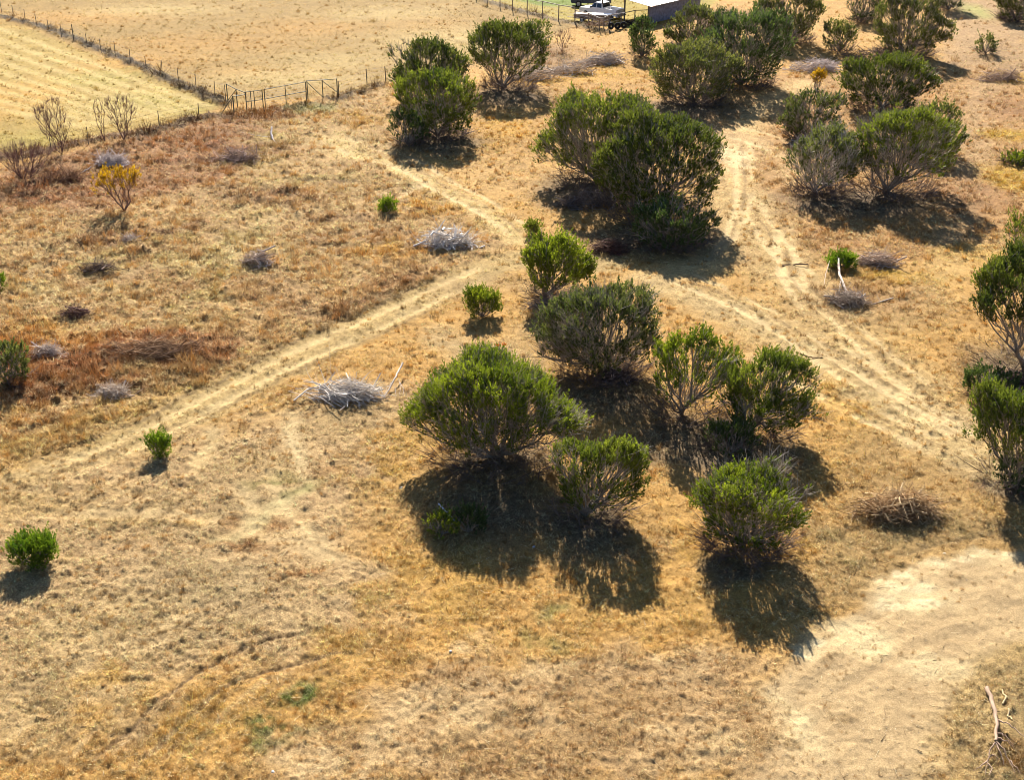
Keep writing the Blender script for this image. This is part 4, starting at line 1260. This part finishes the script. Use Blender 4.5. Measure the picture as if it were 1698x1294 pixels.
dead_branch('pale stripped dead limb with forked tips in the bottom right corner',
            [(1634, 1147, .08), (1642, 1166, .1), (1648, 1190, .14), (1651, 1220, .2), (1649, 1244, .2)],
            [[(1649, 1244, .2), (1640, 1256, .16), (1636, 1272, .1), (1632, 1292, .05)], [(1649, 1244, .2), (1660, 1256, .25), (1672, 1272, .15), (1682, 1292, .1)],
             [(1649, 1246, .2), (1656, 1260, .2), (1664, 1276, .1)], [(1652, 1206, .17), (1668, 1218, .3), (1684, 1228, .25), (1702, 1242, .2)],
             [(1651, 1230, .2), (1664, 1236, .25), (1678, 1246, .15)], [(1638, 1262, .1), (1648, 1262, .14), (1656, 1268, .05)], [(1636, 1274, .1), (1643, 1284, .1), (1638, 1296, .05)],
             [(1637, 1270, .1), (1626, 1280, .08), (1614, 1284, .03)], [(1670, 1270, .15), (1684, 1282, .1), (1694, 1292, .05)], [(1651, 1236, .2), (1668, 1244, .2), (1680, 1248, .1)]],
            .068, .042, (186, 156, 130), 201)
dead_branch('short pale crooked stick above the stripped limb in the bottom right', [(1660, 1146, .02), (1663, 1156, .03), (1668, 1163, .03), (1663, 1170, .02)], [], .02, .03, (228, 200, 150), 202, 'stick')
dead_branch('pale splintered stick lying right of the stripped limb', [(1671, 1182, .02), (1671, 1192, .03), (1677, 1200, .02)], [[(1671, 1192, .03), (1667, 1204, .02)], [(1673, 1184, .03), (1680, 1190, .02)]], .025, .018, (228, 200, 150), 203, 'stick')
dead_branch('loose white branch with a raised end beside the long silvery heap', [(668, 622, .55), (660, 634, .45), (652, 646, .3), (640, 658, .1), (632, 664, .03)],
            [[(652, 646, .3), (642, 652, .2), (636, 660, .05)], [(662, 640, .3), (664, 652, .1), (662, 660, .02)], [(664, 644, .2), (670, 652, .1), (668, 660, .02)], [(655, 650, .2), (657, 664, .02)]],
            .045, .025, (232, 214, 196), 204)
dead_branch('dark thin stick lying on the open pale trail', [(1327, 588, .03), (1340, 592, .04), (1352, 594, .03), (1364, 595, .03)], [[(1362, 595, .03), (1364, 586, .08)]], .03, .018, (96, 72, 56), 205, 'stick')
dead_branch('dark forked branch on the ground left of the low rounded bush', [(1296, 442, .04), (1320, 442, .08), (1340, 443, .1)], [[(1320, 442, .08), (1340, 438, .15)], [(1310, 442, .05), (1290, 439, .02)]], .045, .03, (110, 86, 66), 206)
dead_branch('white arching limb with bare tips under the low rounded bush', [(1389, 446, .5), (1389, 462, .35), (1394, 476, .25), (1402, 488, .12), (1414, 494, .04)],
            [[(1394, 476, .25), (1390, 488, .1)], [(1398, 484, .2), (1406, 500, .02)], [(1374, 452, .5), (1368, 466, .3), (1366, 478, .1)]], .07, .045, (240, 214, 190), 207)
dead_branch('bleached stump like limb standing in the grass below the gate', [(452, 230, .02), (450, 226, .35), (451, 222, .6)], [[(450, 228, .1), (440, 226, .08), (400, 219, .05)], [(452, 230, .05), (462, 240, .03)]], .09, .06, (232, 216, 206), 208)
dead_branch('white bare branch in the shade beside a little ragged shrub', [(728, 850, .35), (740, 862, .3), (748, 866, .2), (760, 872, .1)], [[(740, 862, .3), (750, 858, .3)], [(736, 858, .3), (744, 872, .1), (734, 886, .02)]], .035, .02, (214, 206, 214), 209)
dead_branch('pale branch trailing left from the silvery heap by leafless trees', [(122, 290, .05), (140, 286, .1), (152, 282, .15)], [[(140, 286, .1), (150, 290, .03)]], .05, .04, (206, 190, 178), 210)


# ------------------------------------------------------------------ stones
def stone(label, u, v, size, c, seed):
    rng = np.random.default_rng(seed)
    x, y, z = at(u, v)
    bm = bmesh.new()
    bmesh.ops.create_icosphere(bm, subdivisions=3, radius=1.0)
    k = rng.normal(0, 1, (6, 3))
    for vv in bm.verts:
        n = np.array(vv.co)
        f = 1 + .13 * np.sum(np.sin(k @ n * 1.7)) / 2
        vv.co = (n[0] * f * size, n[1] * f * size * .75, n[2] * f * size * .5)
    me = bpy.data.meshes.new('stone')
    bm.to_mesh(me)
    bm.free()
    for p in me.polygons:
        p.use_smooth = True
    me.materials.append(mat_plain('stone_' + 'surface', tuple(lin(c) * .8), .9, var=.3, scale=9, bump=.4))
    o = link('stone', me, None, (x, y, z + size * .08))
    o.rotation_euler = (0, 0, rng.uniform(0, 6))
    tag(o, label, 'stone', 'stones on the ground')


stone('pale lavender grey boulder in front of the bleached branch heap', 749, 411, .27, (196, 186, 190), 1)
stone('small white stone on pale soil near the bottom edge', 453, 1286, .055, (250, 244, 232), 2)
stone('small white stone in dry grass below the two dome tree shadows', 747, 1087, .05, (240, 232, 226), 3)
stone('pale stone in golden grass left of the largest tree shadow', 665, 810, .075, (230, 215, 195), 4)
stone('little bluish stone within the shadow of the brightest dome tree', 885, 908, .06, (200, 210, 230), 5)
stone('pale stone at the edge of the bare soil under the bright bushy tree', 1565, 922, .08, (240, 220, 180), 6)


# ------------------------------------------------------------------ orange weeds
def weeds(label, spots, c, seed, hgt=.35):
    rng = np.random.default_rng(seed)
    for i, (u, v) in enumerate(spots):
        x, y, z = at(u, v)
        n = 16
        az = rng.uniform(0, 2 * pi, n)
        dr = unit(np.stack([np.cos(az) * .55, np.sin(az) * .55, np.ones(n)], -1))
        root = thing('orange_weed', label, 'weed', (x, y, z), 0, 'orange leaved weeds')
        base = np.zeros((n, 3))
        ln = rng.uniform(.5, 1.1, n) * hgt
        v_, f_ = twigs(rng, base, dr, ln, np.full(n, .008))
        link('stems', np_mesh('stems', v_, f_, np.tile(lin((130, 80, 44)) * .6, (len(v_), 1)), M_BARK), root)
        S = n
        lv = leaves(rng, dr * ln[:, None] * .5, dr, ln * .5, 9, .07, np.tile(lin(c) * ALB, (S, 1)))
        link('foliage', np_mesh('foliage', *lv[:3], M_LEAF), root)


weeds('clump of orange red leaves above the brightest dome tree', [(800, 588), (815, 594), (826, 580), (833, 590), (823, 604), (836, 577)], (206, 124, 60), 7, .22)
weeds('orange red leafed weed by the left flank of the greyish broad tree', [(905, 522), (909, 514)], (214, 116, 52), 8, .3)


# ------------------------------------------------------------------ fences and gate
M_POST = mat_plain('weathered_steel_post', (.09, .075, .06), .8, .2, .4, 20)
M_WIRE = mat_plain('rusty_wire', (.16, .13, .11), .7, .3, .3, 30)
M_PIPE = mat_plain('green_pipe', (.055, .085, .06), .6, .2, .4, 12, (.09, .07, .05))
M_RAIL = mat_plain('rusty_rail', (.34, .28, .22), .7, .3, .4, 8, (.18, .13, .10))


def rods(name, segs, r, mat, root, org, sides=6):
    """each segment a tube; all of them one part"""
    P = np.array([[np.asarray(a, float) - org, np.asarray(b, float) - org] for a, b in segs])
    v, f = tubes(P, np.full((len(segs), 2), r), sides)
    return link(name, np_mesh(name, v, f, None, mat, True), root)


def wire_fence(label, pxs, hgt, wires, r_post, group, mats=None, rail=False, tall=()):
    pts = [np.array(at(u, v)) for u, v in pxs]
    org = pts[0]
    root = thing('railed_fence' if rail else 'wire_fence', label, 'fence', org, 0, group)
    rng = np.random.default_rng(len(pxs) * 7 + int(hgt * 10))
    tops = []
    for i, p in enumerate(pts):
        hh = hgt * (1.25 if i in tall else rng.uniform(.94, 1.05))
        lean = rng.normal(0, .03, 2)
        b = p + np.array([lean[0], lean[1], hh])
        rods('post', [(p - np.array([0, 0, .2]), b)], r_post * (1.5 if i in tall else 1), mats or M_POST, root, org)
        tops.append(b)
    for k in range(wires):
        f = (k + 1) / wires * .94
        segs = [(pts[i] * (1 - f) + tops[i] * f, pts[i + 1] * (1 - f) + tops[i + 1] * f) for i in range(len(pts) - 1)]
        rods('wire', segs, .006, M_WIRE, root, org, 3)
    if rail:
        segs = [(tops[i], tops[i + 1]) for i in range(len(pts) - 1)]
        rods('rail', segs, .04, M_RAIL, root, org)
    return root


q = 600 / 1698.0
diag = [(-20, 18)] + [(x * q, y * q) for x, y in [(10, 62), (65, 82), (120, 106), (175, 128), (232, 152), (289, 174), (348, 194), (410, 220), (476, 246), (543, 272), (613, 300), (687, 328), (763, 358), (840, 390), (922, 422), (1010, 458), (1060, 480)]]
wire_fence('wire fence on thin posts running diagonally between the two dry fields', diag, 1.25, 4, .027, 'pasture fences', tall=(7,))
wire_fence('wire fence hidden in weeds from the gate corner to the left edge',
           [(385, 189), (330, 197), (265, 213), (213, 225), (147, 241), (86, 254), (30, 268), (-30, 282)], 1.2, 4, .027, 'pasture fences')
wire_fence('short wire fence from the gate towards the dense dark tree', [(562, 162), (609, 142), (640, 136), (680, 126)], 1.3, 4, .04, 'pasture fences')
wire_fence('brown railed fence along the green yard at the top', [(790, -2), (808, 5), (829, 10.6), (850, 16), (874, 22), (899.5, 29), (926, 35), (953, 39)], 1.6, 5, .055, 'pasture fences', M_RAIL, True)
wire_fence('railed pen fence from the brown yard fence to the white roofed shed', [(953, 39), (975, 45), (993.5, 51), (1001, 50), (1009, 48), (1030, 42), (1052, 38), (1074, 36)], 1.25, 4, .06, 'pasture fences', M_RAIL, True)


def gate():
    P = {k: np.array(at(u, v)) for k, (u, v) in dict(A=(378.2, 170.7), B=(394, 178), C=(409.5, 184), D=(388.6, 190), E=(437, 181), F=(440.5, 180.5), M=(474.5, 177.5), G=(508.7, 168), H=(511, 167.4), I=(536, 164.5), J=(560, 162)).items()}
    up = np.array([0, 0, 1.0])
    h = 1.5

    def brace(label, posts, diags, hh=h):
        org = P[posts[0]]
        root = thing('pipe_brace', label, 'fence brace', org, 0, 'dark pipe fence braces')
        for p in posts:
            rods('post', [(P[p] - up * .2, P[p] + up * hh)], .038, M_PIPE, root, org, 8)
        rods('top_rail', [(P[posts[i]] + up * hh * .99, P[posts[i + 1]] + up * hh * .99) for i in range(len(posts) - 1)], .028, M_PIPE, root, org, 8)
        for a, fa, b, fb in diags:
            rods('diagonal', [(P[a] + up * hh * fa, P[b] + up * hh * fb)], .026, M_PIPE, root, org, 8)

    brace('dark pipe corner brace at the end of the diagonal fence', ['A', 'B', 'C'], [('B', .95, 'A', .1)], 1.45)
    gd = P['D']
    root = thing('pipe_brace', 'dark pipe brace with a leaning strut in front of the gate corner', 'fence brace', gd, 0, 'dark pipe fence braces')
    rods('post', [(gd - up * .2, gd + up * 1.35)], .05, M_PIPE, root, gd, 8)
    rods('top_rail', [(gd + up * 1.33, P['C'] + up * 1.3)], .028, M_PIPE, root, gd, 8)
    rods('diagonal', [(gd + up * 1.3, np.array(at(366, 193)))], .026, M_PIPE, root, gd, 8)
    brace('dark pipe double brace panel at the right end of the gate', ['H', 'I', 'J'], [('H', .92, 'I', .1), ('I', .95, 'J', .3)], 1.55)

    def leaf(label, a, b, mid, bars):
        org = P[a]
        root = thing('pipe_gate', label, 'gate', org, 0, 'dark pipe gates')
        d = P[b] - P[a]
        for p in (a, b):
            rods('post', [(P[p] - up * .1, P[p] + up * h)], .036, M_PIPE, root, org, 8)
        rods('top_rail', [(P[a] + up * h * .99, P[b] + up * h * .99)], .026, M_PIPE, root, org, 8)
        rods('middle_rail', [(P[a] + up * h * .5, P[b] + up * h * .5)], .028, M_PIPE, root, org, 8)
        for f in bars:
            rods('upright', [(P[a] + d * f + up * .05, P[a] + d * f + up * h * .98)], .03, M_PIPE, root, org, 8)
        segs = [(P[a] + up * h * k, P[b] + up * h * k) for k in (.12, .25, .37, .62, .75, .87)]
        rods('wire_mesh', segs, .007, M_WIRE, root, org, 3)

    leaf('short dark pipe gate section next to the corner post', 'C', 'E', None, (.3, .5))
    leaf('wide dark pipe farm gate with one middle upright', 'F', 'G', None, (.5,))


gate()


# ------------------------------------------------------------------ vehicles, shed and scrap in the far yard
def bm_obj(name, bm, mat, parent, bevel=0.0, smooth_f=False):
    if bevel:
        bmesh.ops.bevel(bm, geom=[e for e in bm.edges if e.calc_face_angle(0) > .4], offset=bevel, segments=2, affect='EDGES', profile=.6)
    bmesh.ops.recalc_face_normals(bm, faces=bm.faces)
    me = bpy.data.meshes.new(name)
    bm.to_mesh(me)
    bm.free()
    if smooth_f:
        for p in me.polygons:
            p.use_smooth = True
    me.materials.append(mat)
    return link(name, me, parent)


def prism(prof, y0, y1, taper=0.0):
    """side profile [(x,z)] swept across the width; taper narrows the top"""
    bm = bmesh.new()
    zs = [p[1] for p in prof]
    zl, zh = min(zs), max(zs)
    rows = []
    for y in (y0, y1):
        yc = (y0 + y1) / 2
        r = []
        for (x, z) in prof:
            k = 1 - taper * (z - zl) / (zh - zl + 1e-9)
            r.append(bm.verts.new((x, yc + (y - yc) * k, z)))
        rows.append(r)
    n = len(prof)
    for i in range(n):
        j = (i + 1) % n
        bm.faces.new((rows[0][i], rows[0][j], rows[1][j], rows[1][i]))
    bm.faces.new(rows[0])
    bm.faces.new(rows[1][::-1])
    return bm


def box(x0, x1, y0, y1, z0, z1):
    return prism([(x0, z0), (x1, z0), (x1, z1), (x0, z1)], y0, y1)


def quad(pts, th=.012):
    """thin pane through four points"""
    bm = bmesh.new()
    P = [np.array(p, float) for p in pts]
    n = np.cross(P[1] - P[0], P[2] - P[0])
    n = n / (np.linalg.norm(n) + 1e-9) * th
    a = [bm.verts.new(p) for p in P]
    b = [bm.verts.new(p + n) for p in P]
    bm.faces.new(a[::-1])
    bm.faces.new(b)
    for i in range(4):
        j = (i + 1) % 4
        bm.faces.new((a[i], a[j], b[j], b[i]))
    return bm


def wheel(parent, x, y, r, w_, mt, mr):
    bm = bmesh.new()
    bmesh.ops.create_cone(bm, cap_ends=True, segments=28, radius1=r, radius2=r, depth=w_)
    bmesh.ops.rotate(bm, verts=bm.verts, cent=(0, 0, 0), matrix=__import__('mathutils').Matrix.Rotation(pi / 2, 3, 'X'))
    o = bm_obj('wheel', bm, mt, parent, .03)
    o.location = (x, y, r)
    bm = bmesh.new()
    bmesh.ops.create_cone(bm, cap_ends=True, segments=24, radius1=r * .62, radius2=r * .55, depth=w_ + .03)
    bmesh.ops.rotate(bm, verts=bm.verts, cent=(0, 0, 0), matrix=__import__('mathutils').Matrix.Rotation(pi / 2, 3, 'X'))
    bm_obj('rim', bm, mr, o)


M_WHITE = mat_plain('white_car_paint', (.80, .80, .82), .35, 0, .1, 3, spec=.5)
M_GLASS = mat_plain('tinted_car_glass', (.012, .016, .026), .08, 0, .1, 2, spec=.8)
M_TYRE = mat_plain('tyre_rubber', (.018, .018, .02), .85, 0, .3, 15)
M_RIM = mat_plain('dull_alloy', (.45, .45, .47), .45, .6, .3, 9)
M_DARKP = mat_plain('dark_blue_car_paint', (.02, .026, .05), .35, 0, .3, 3, spec=.5)
M_LAMP = mat_plain('clear_lamp_lens', (.7, .7, .68), .2)
M_RED = mat_plain('red_lamp_lens', (.35, .02, .02), .3)
M_BLACK = mat_plain('black_plastic', (.03, .03, .03), .6)
M_RUST = mat_plain('rusty_sheet', (.34, .24, .18), .85, .1, .4, 5, (.48, .36, .28))
M_ROOF = mat_plain('bright_metal_roof', (.82, .80, .76), .5, .1, .08, 2)
M_ROOFR = mat_plain('rust_stained_roof_edge', (.62, .36, .22), .7, .1, .3, 4, (.75, .60, .45))
M_WALL = mat_plain('dark_weathered_boards', (.22, .23, .29), .9, 0, .4, 3)
M_WOOD = mat_plain('grey_timber', (.2, .16, .12), .9, 0, .4, 6)


def pickup(loc, rz):
    t = thing('pickup_truck', 'white crew cab pickup truck with open bed parked in the fenced yard', 'pickup truck', loc, rz)
    hw = .92
    # x forward; body below the belt line
    bm_obj('body', prism([(-2.65, .5), (2.5, .5), (2.66, .62), (2.66, .98), (2.55, 1.08), (1.25, 1.17), (1.15, 1.22), (-.62, 1.22), (-.62, .95), (-2.65, .95)], -hw, hw, .05), M_WHITE, t, .05)
    bm_obj('cab', prism([(-.62, 1.2), (1.15, 1.2), (.55, 1.80), (.40, 1.85), (-.38, 1.85), (-.52, 1.80)], -hw * .97, hw * .97, .2), M_WHITE, t, .04)
    k = lambda z: (hw * .97) * (1 - .2 * (z - 1.2) / .65)
    for sgn in (-1, 1):
        y0, y1 = sgn * (k(1.28) + .006), sgn * (k(1.74) + .006)
        for (a, b, c, d) in [(.26, .93, .56, .26), (-.50, .18, .18, -.42)]:
            pts = [(a, y0, 1.28), (b, y0, 1.28), (c, y1, 1.74), (d, y1, 1.74)]
            bm_obj('side_window', quad(pts if sgn > 0 else pts[::-1]), M_GLASS, t)
        bm_obj('mirror', box(.85, 1.0, sgn * (hw + .02) if sgn > 0 else -hw - .2, hw + .2 if sgn > 0 else -hw - .02, 1.22, 1.40), M_BLACK, t, .02)
        bm_obj('bed_side', box(-2.64, -.64, *(sorted((sgn * (hw - .07), sgn * (hw + .002)))), .9, 1.26), M_WHITE, t, .015)
        bm_obj('headlight', box(2.60, 2.68, *(sorted((sgn * .55, sgn * .86))), .78, .94), M_LAMP, t, .015)
        bm_obj('taillight', box(-2.69, -2.63, *(sorted((sgn * .74, sgn * .90))), .82, 1.14), M_RED, t, .01)
        for x in (-1.75, 1.72):
            wheel(t, x, sgn * (hw - .12), .39, .26, M_TYRE, M_RIM)
    bm_obj('windshield', quad([(1.06, -k(1.3) * .9, 1.3), (1.06, k(1.3) * .9, 1.3), (.62, k(1.76) * .9, 1.76), (.62, -k(1.76) * .9, 1.76)]), M_GLASS, t).location = (.03, 0, .02)
    bm_obj('rear_window', quad([(-.605, k(1.32) * .86, 1.32), (-.605, -k(1.32) * .86, 1.32), (-.525, -k(1.74) * .86, 1.74), (-.525, k(1.74) * .86, 1.74)]), M_GLASS, t).location = (-.03, 0, 0)
    bm_obj('tailgate', box(-2.70, -2.645, -hw + .05, hw - .05, .72, 1.27), M_WHITE, t, .015)
    bm_obj('bumper', box(-2.86, -2.70, -hw + .05, hw - .05, .48, .66), M_RIM, t, .03)
    bm_obj('grille', box(2.64, 2.70, -.5, .5, .66, .96), M_BLACK, t, .01)
    return t


def yaw_of(u0, v0, u1, v1):
    x0, y0 = ground(u0, v0)
    x1, y1 = ground(u1, v1)
    return atan2(float(y1 - y0), float(x1 - x0))


tk = pickup(at(998, 28), radians(142))
tk.scale = (.88, .88, .88)


def dark_car(loc, rz):
    t = thing('old_car', 'dark old car behind the white pickup, cut by the top edge', 'car', loc, rz)
    hw = .86
    bm_obj('body', prism([(-2.2, .42), (2.1, .38), (2.2, .62), (2.05, .82), (.95, .92), (-1.5, .95), (-2.2, .88)], -hw, hw, .06), M_DARKP, t, .05)
    bm_obj('cabin', prism([(-1.55, .93), (.95, .91), (.3, 1.38), (-.95, 1.40)], -hw * .94, hw * .94, .22), M_DARKP, t, .04)
    k = lambda z: hw * .94 * (1 - .22 * (z - .91) / .49)
    for sgn in (-1, 1):
        pts = [(-1.3, sgn * (k(.97) + .006), .97), (.72, sgn * (k(.97) + .006), .97), (.28, sgn * (k(1.32) + .006), 1.32), (-.9, sgn * (k(1.32) + .006), 1.32)]
        bm_obj('side_window', quad(pts if sgn > 0 else pts[::-1]), M_GLASS, t)
        bm_obj('headlight', box(2.10, 2.22, *(sorted((sgn * .5, sgn * .78))), .6, .72), M_LAMP, t, .01)
        for x in (-1.35, 1.35):
            wheel(t, x, sgn * (hw - .1), .33, .22, M_TYRE, M_RIM)
    return t


dark_car(at(980, 8), radians(176))


def trailer(loc, rz):
    t = thing('box_trailer', 'low rusty brown box trailer parked in front of the pickup hood', 'trailer', loc, rz)
    bm_obj('box', box(-1.25, 1.25, -.75, .75, .45, 1.05), M_RUST, t, .02)
    bm_obj('lid', box(-1.28, 1.28, -.78, .78, 1.055, 1.12), M_RUST, t, .02)
    bm_obj('drawbar', box(1.25, 2.3, -.05, .05, .45, .53), M_RUST, t)
    for sgn in (-1, 1):
        wheel(t, 0, sgn * .86, .32, .18, M_TYRE, M_RIM)
        bm_obj('mudguard', prism([(-.45, .62), (-.3, .74), (.3, .74), (.45, .62), (.45, .66), (.3, .78), (-.3, .78), (-.45, .66)], *(sorted((sgn * .76, sgn * .98)))), M_RUST, t)
    return t


tk = trailer(at(967, 35), radians(165))
tk.scale = (.72, .72, .72)


def table(loc, rz):
    t = thing('scrap_table', 'white topped scrap bench standing in the pen corner', 'bench', loc, rz)
    bm_obj('top', box(-1.0, 1.0, -.55, .55, .80, .86), M_WHITE, t, .015)
    bm_obj('side_panel', box(-.95, .95, .40, .45, .1, .795), M_RUST, t)
    for x in (-.9, .9):
        for y in (-.45, .35):
            bm_obj('leg', box(x - .04, x + .04, y - .04, y + .04, 0, .798), M_WOOD, t)


table(at(997, 38), radians(-8))


def shed():
    # near corner of the eave stands at picture (1076, 41)
    c = np.array(at(1076, 41))
    d1 = np.array(at(1132, 27)) - c
    d1[2] = 0
    ang = atan2(d1[1], d1[0])
    t = thing('metal_shed', 'low shed with glaring white metal roof and dark wall beyond the pen', 'shed', c, ang)
    Lw, Dp, hh = 9.5, 6.0, 1.75
    bm_obj('wall', box(0, Lw, 0, .12, 0, hh), M_WALL, t)
    bm_obj('end_wall', box(Lw - .12, Lw, .13, Dp - .13, 0, hh), M_WALL, t)
    n = 40
    xs = np.linspace(.62, Lw + .3, n)
    zz = np.where(np.arange(n) % 2, .0, .03)
    bm = bmesh.new()
    rows = []
    for (y, z) in ((-.35, hh + .01), (Dp + .3, hh + .86)):
        rows.append([bm.verts.new((x, y, z + dz)) for x, dz in zip(xs, zz)])
    for i in range(n - 1):
        bm.faces.new((rows[0][i], rows[0][i + 1], rows[1][i + 1], rows[1][i]))
    r = bmesh.ops.extrude_face_region(bm, geom=list(bm.faces))
    bmesh.ops.translate(bm, verts=[v for v in r['geom'] if isinstance(v, bmesh.types.BMVert)], vec=(0, 0, .04))
    bm_obj('roof', bm, M_ROOF, t)
    bm_obj('rusty_roof_sheet', quad([(-.25, -.35, hh), (.60, -.35, hh), (.60, Dp + .3, hh + .85), (-.25, Dp + .3, hh + .85)], .04), M_ROOFR, t)
    for y in (.06, 3.0, 5.8):
        bm_obj('post', box(-.14, -.02, y - .06, y + .06, 0, hh + .02 + y * .125), M_WOOD, t)


shed()


def tyre(u, v, lean, label, seed):
    p = at(u, v)
    bm = bmesh.new()
    R0, r0, a, b = .36, .13, 24, 10
    vs = [[bm.verts.new(((R0 - r0 + r0 * cos(j * 2 * pi / b)) * cos(i * 2 * pi / a), .8 * r0 * sin(j * 2 * pi / b), (R0 - r0 + r0 * cos(j * 2 * pi / b)) * sin(i * 2 * pi / a))) for j in range(b)] for i in range(a)]
    for i in range(a):
        for j in range(b):
            bm.faces.new((vs[i][j], vs[(i + 1) % a][j], vs[(i + 1) % a][(j + 1) % b], vs[i][(j + 1) % b]))
    o = bm_obj('tyre', bm, M_TYRE, None, 0, True)
    o.location = (p[0], p[1], p[2] + R0 * cos(lean) * .95)
    o.rotation_euler = (lean, 0, .3 * seed)
    tag(o, label, 'tyre', 'old tyres by the pen')


tyre(1024, 49, .15, 'dark old tyre standing in the middle of the three by the pen', 1)
tyre(1034, 48, .3, 'dark old tyre standing nearest the dark pile, rightmost of three', -1)
tyre(1013, 51, -.2, 'dark old tyre leaning by the pen posts, leftmost of three', 2)
pile('dark heap of scrap timber beside the dark shed wall', 1058, 1040, 1074, 26, 44, .9, (70, 60, 58), 14, 160, 130, DARK, name='scrap_pile', rbig=(.05, .1), group=None)
pile('tangled brown weeds and wire in the pen corner', 985, 970, 1012, 36, 50, .5, (176, 150, 130), 5, 120, 131, BROWN, up=.6)
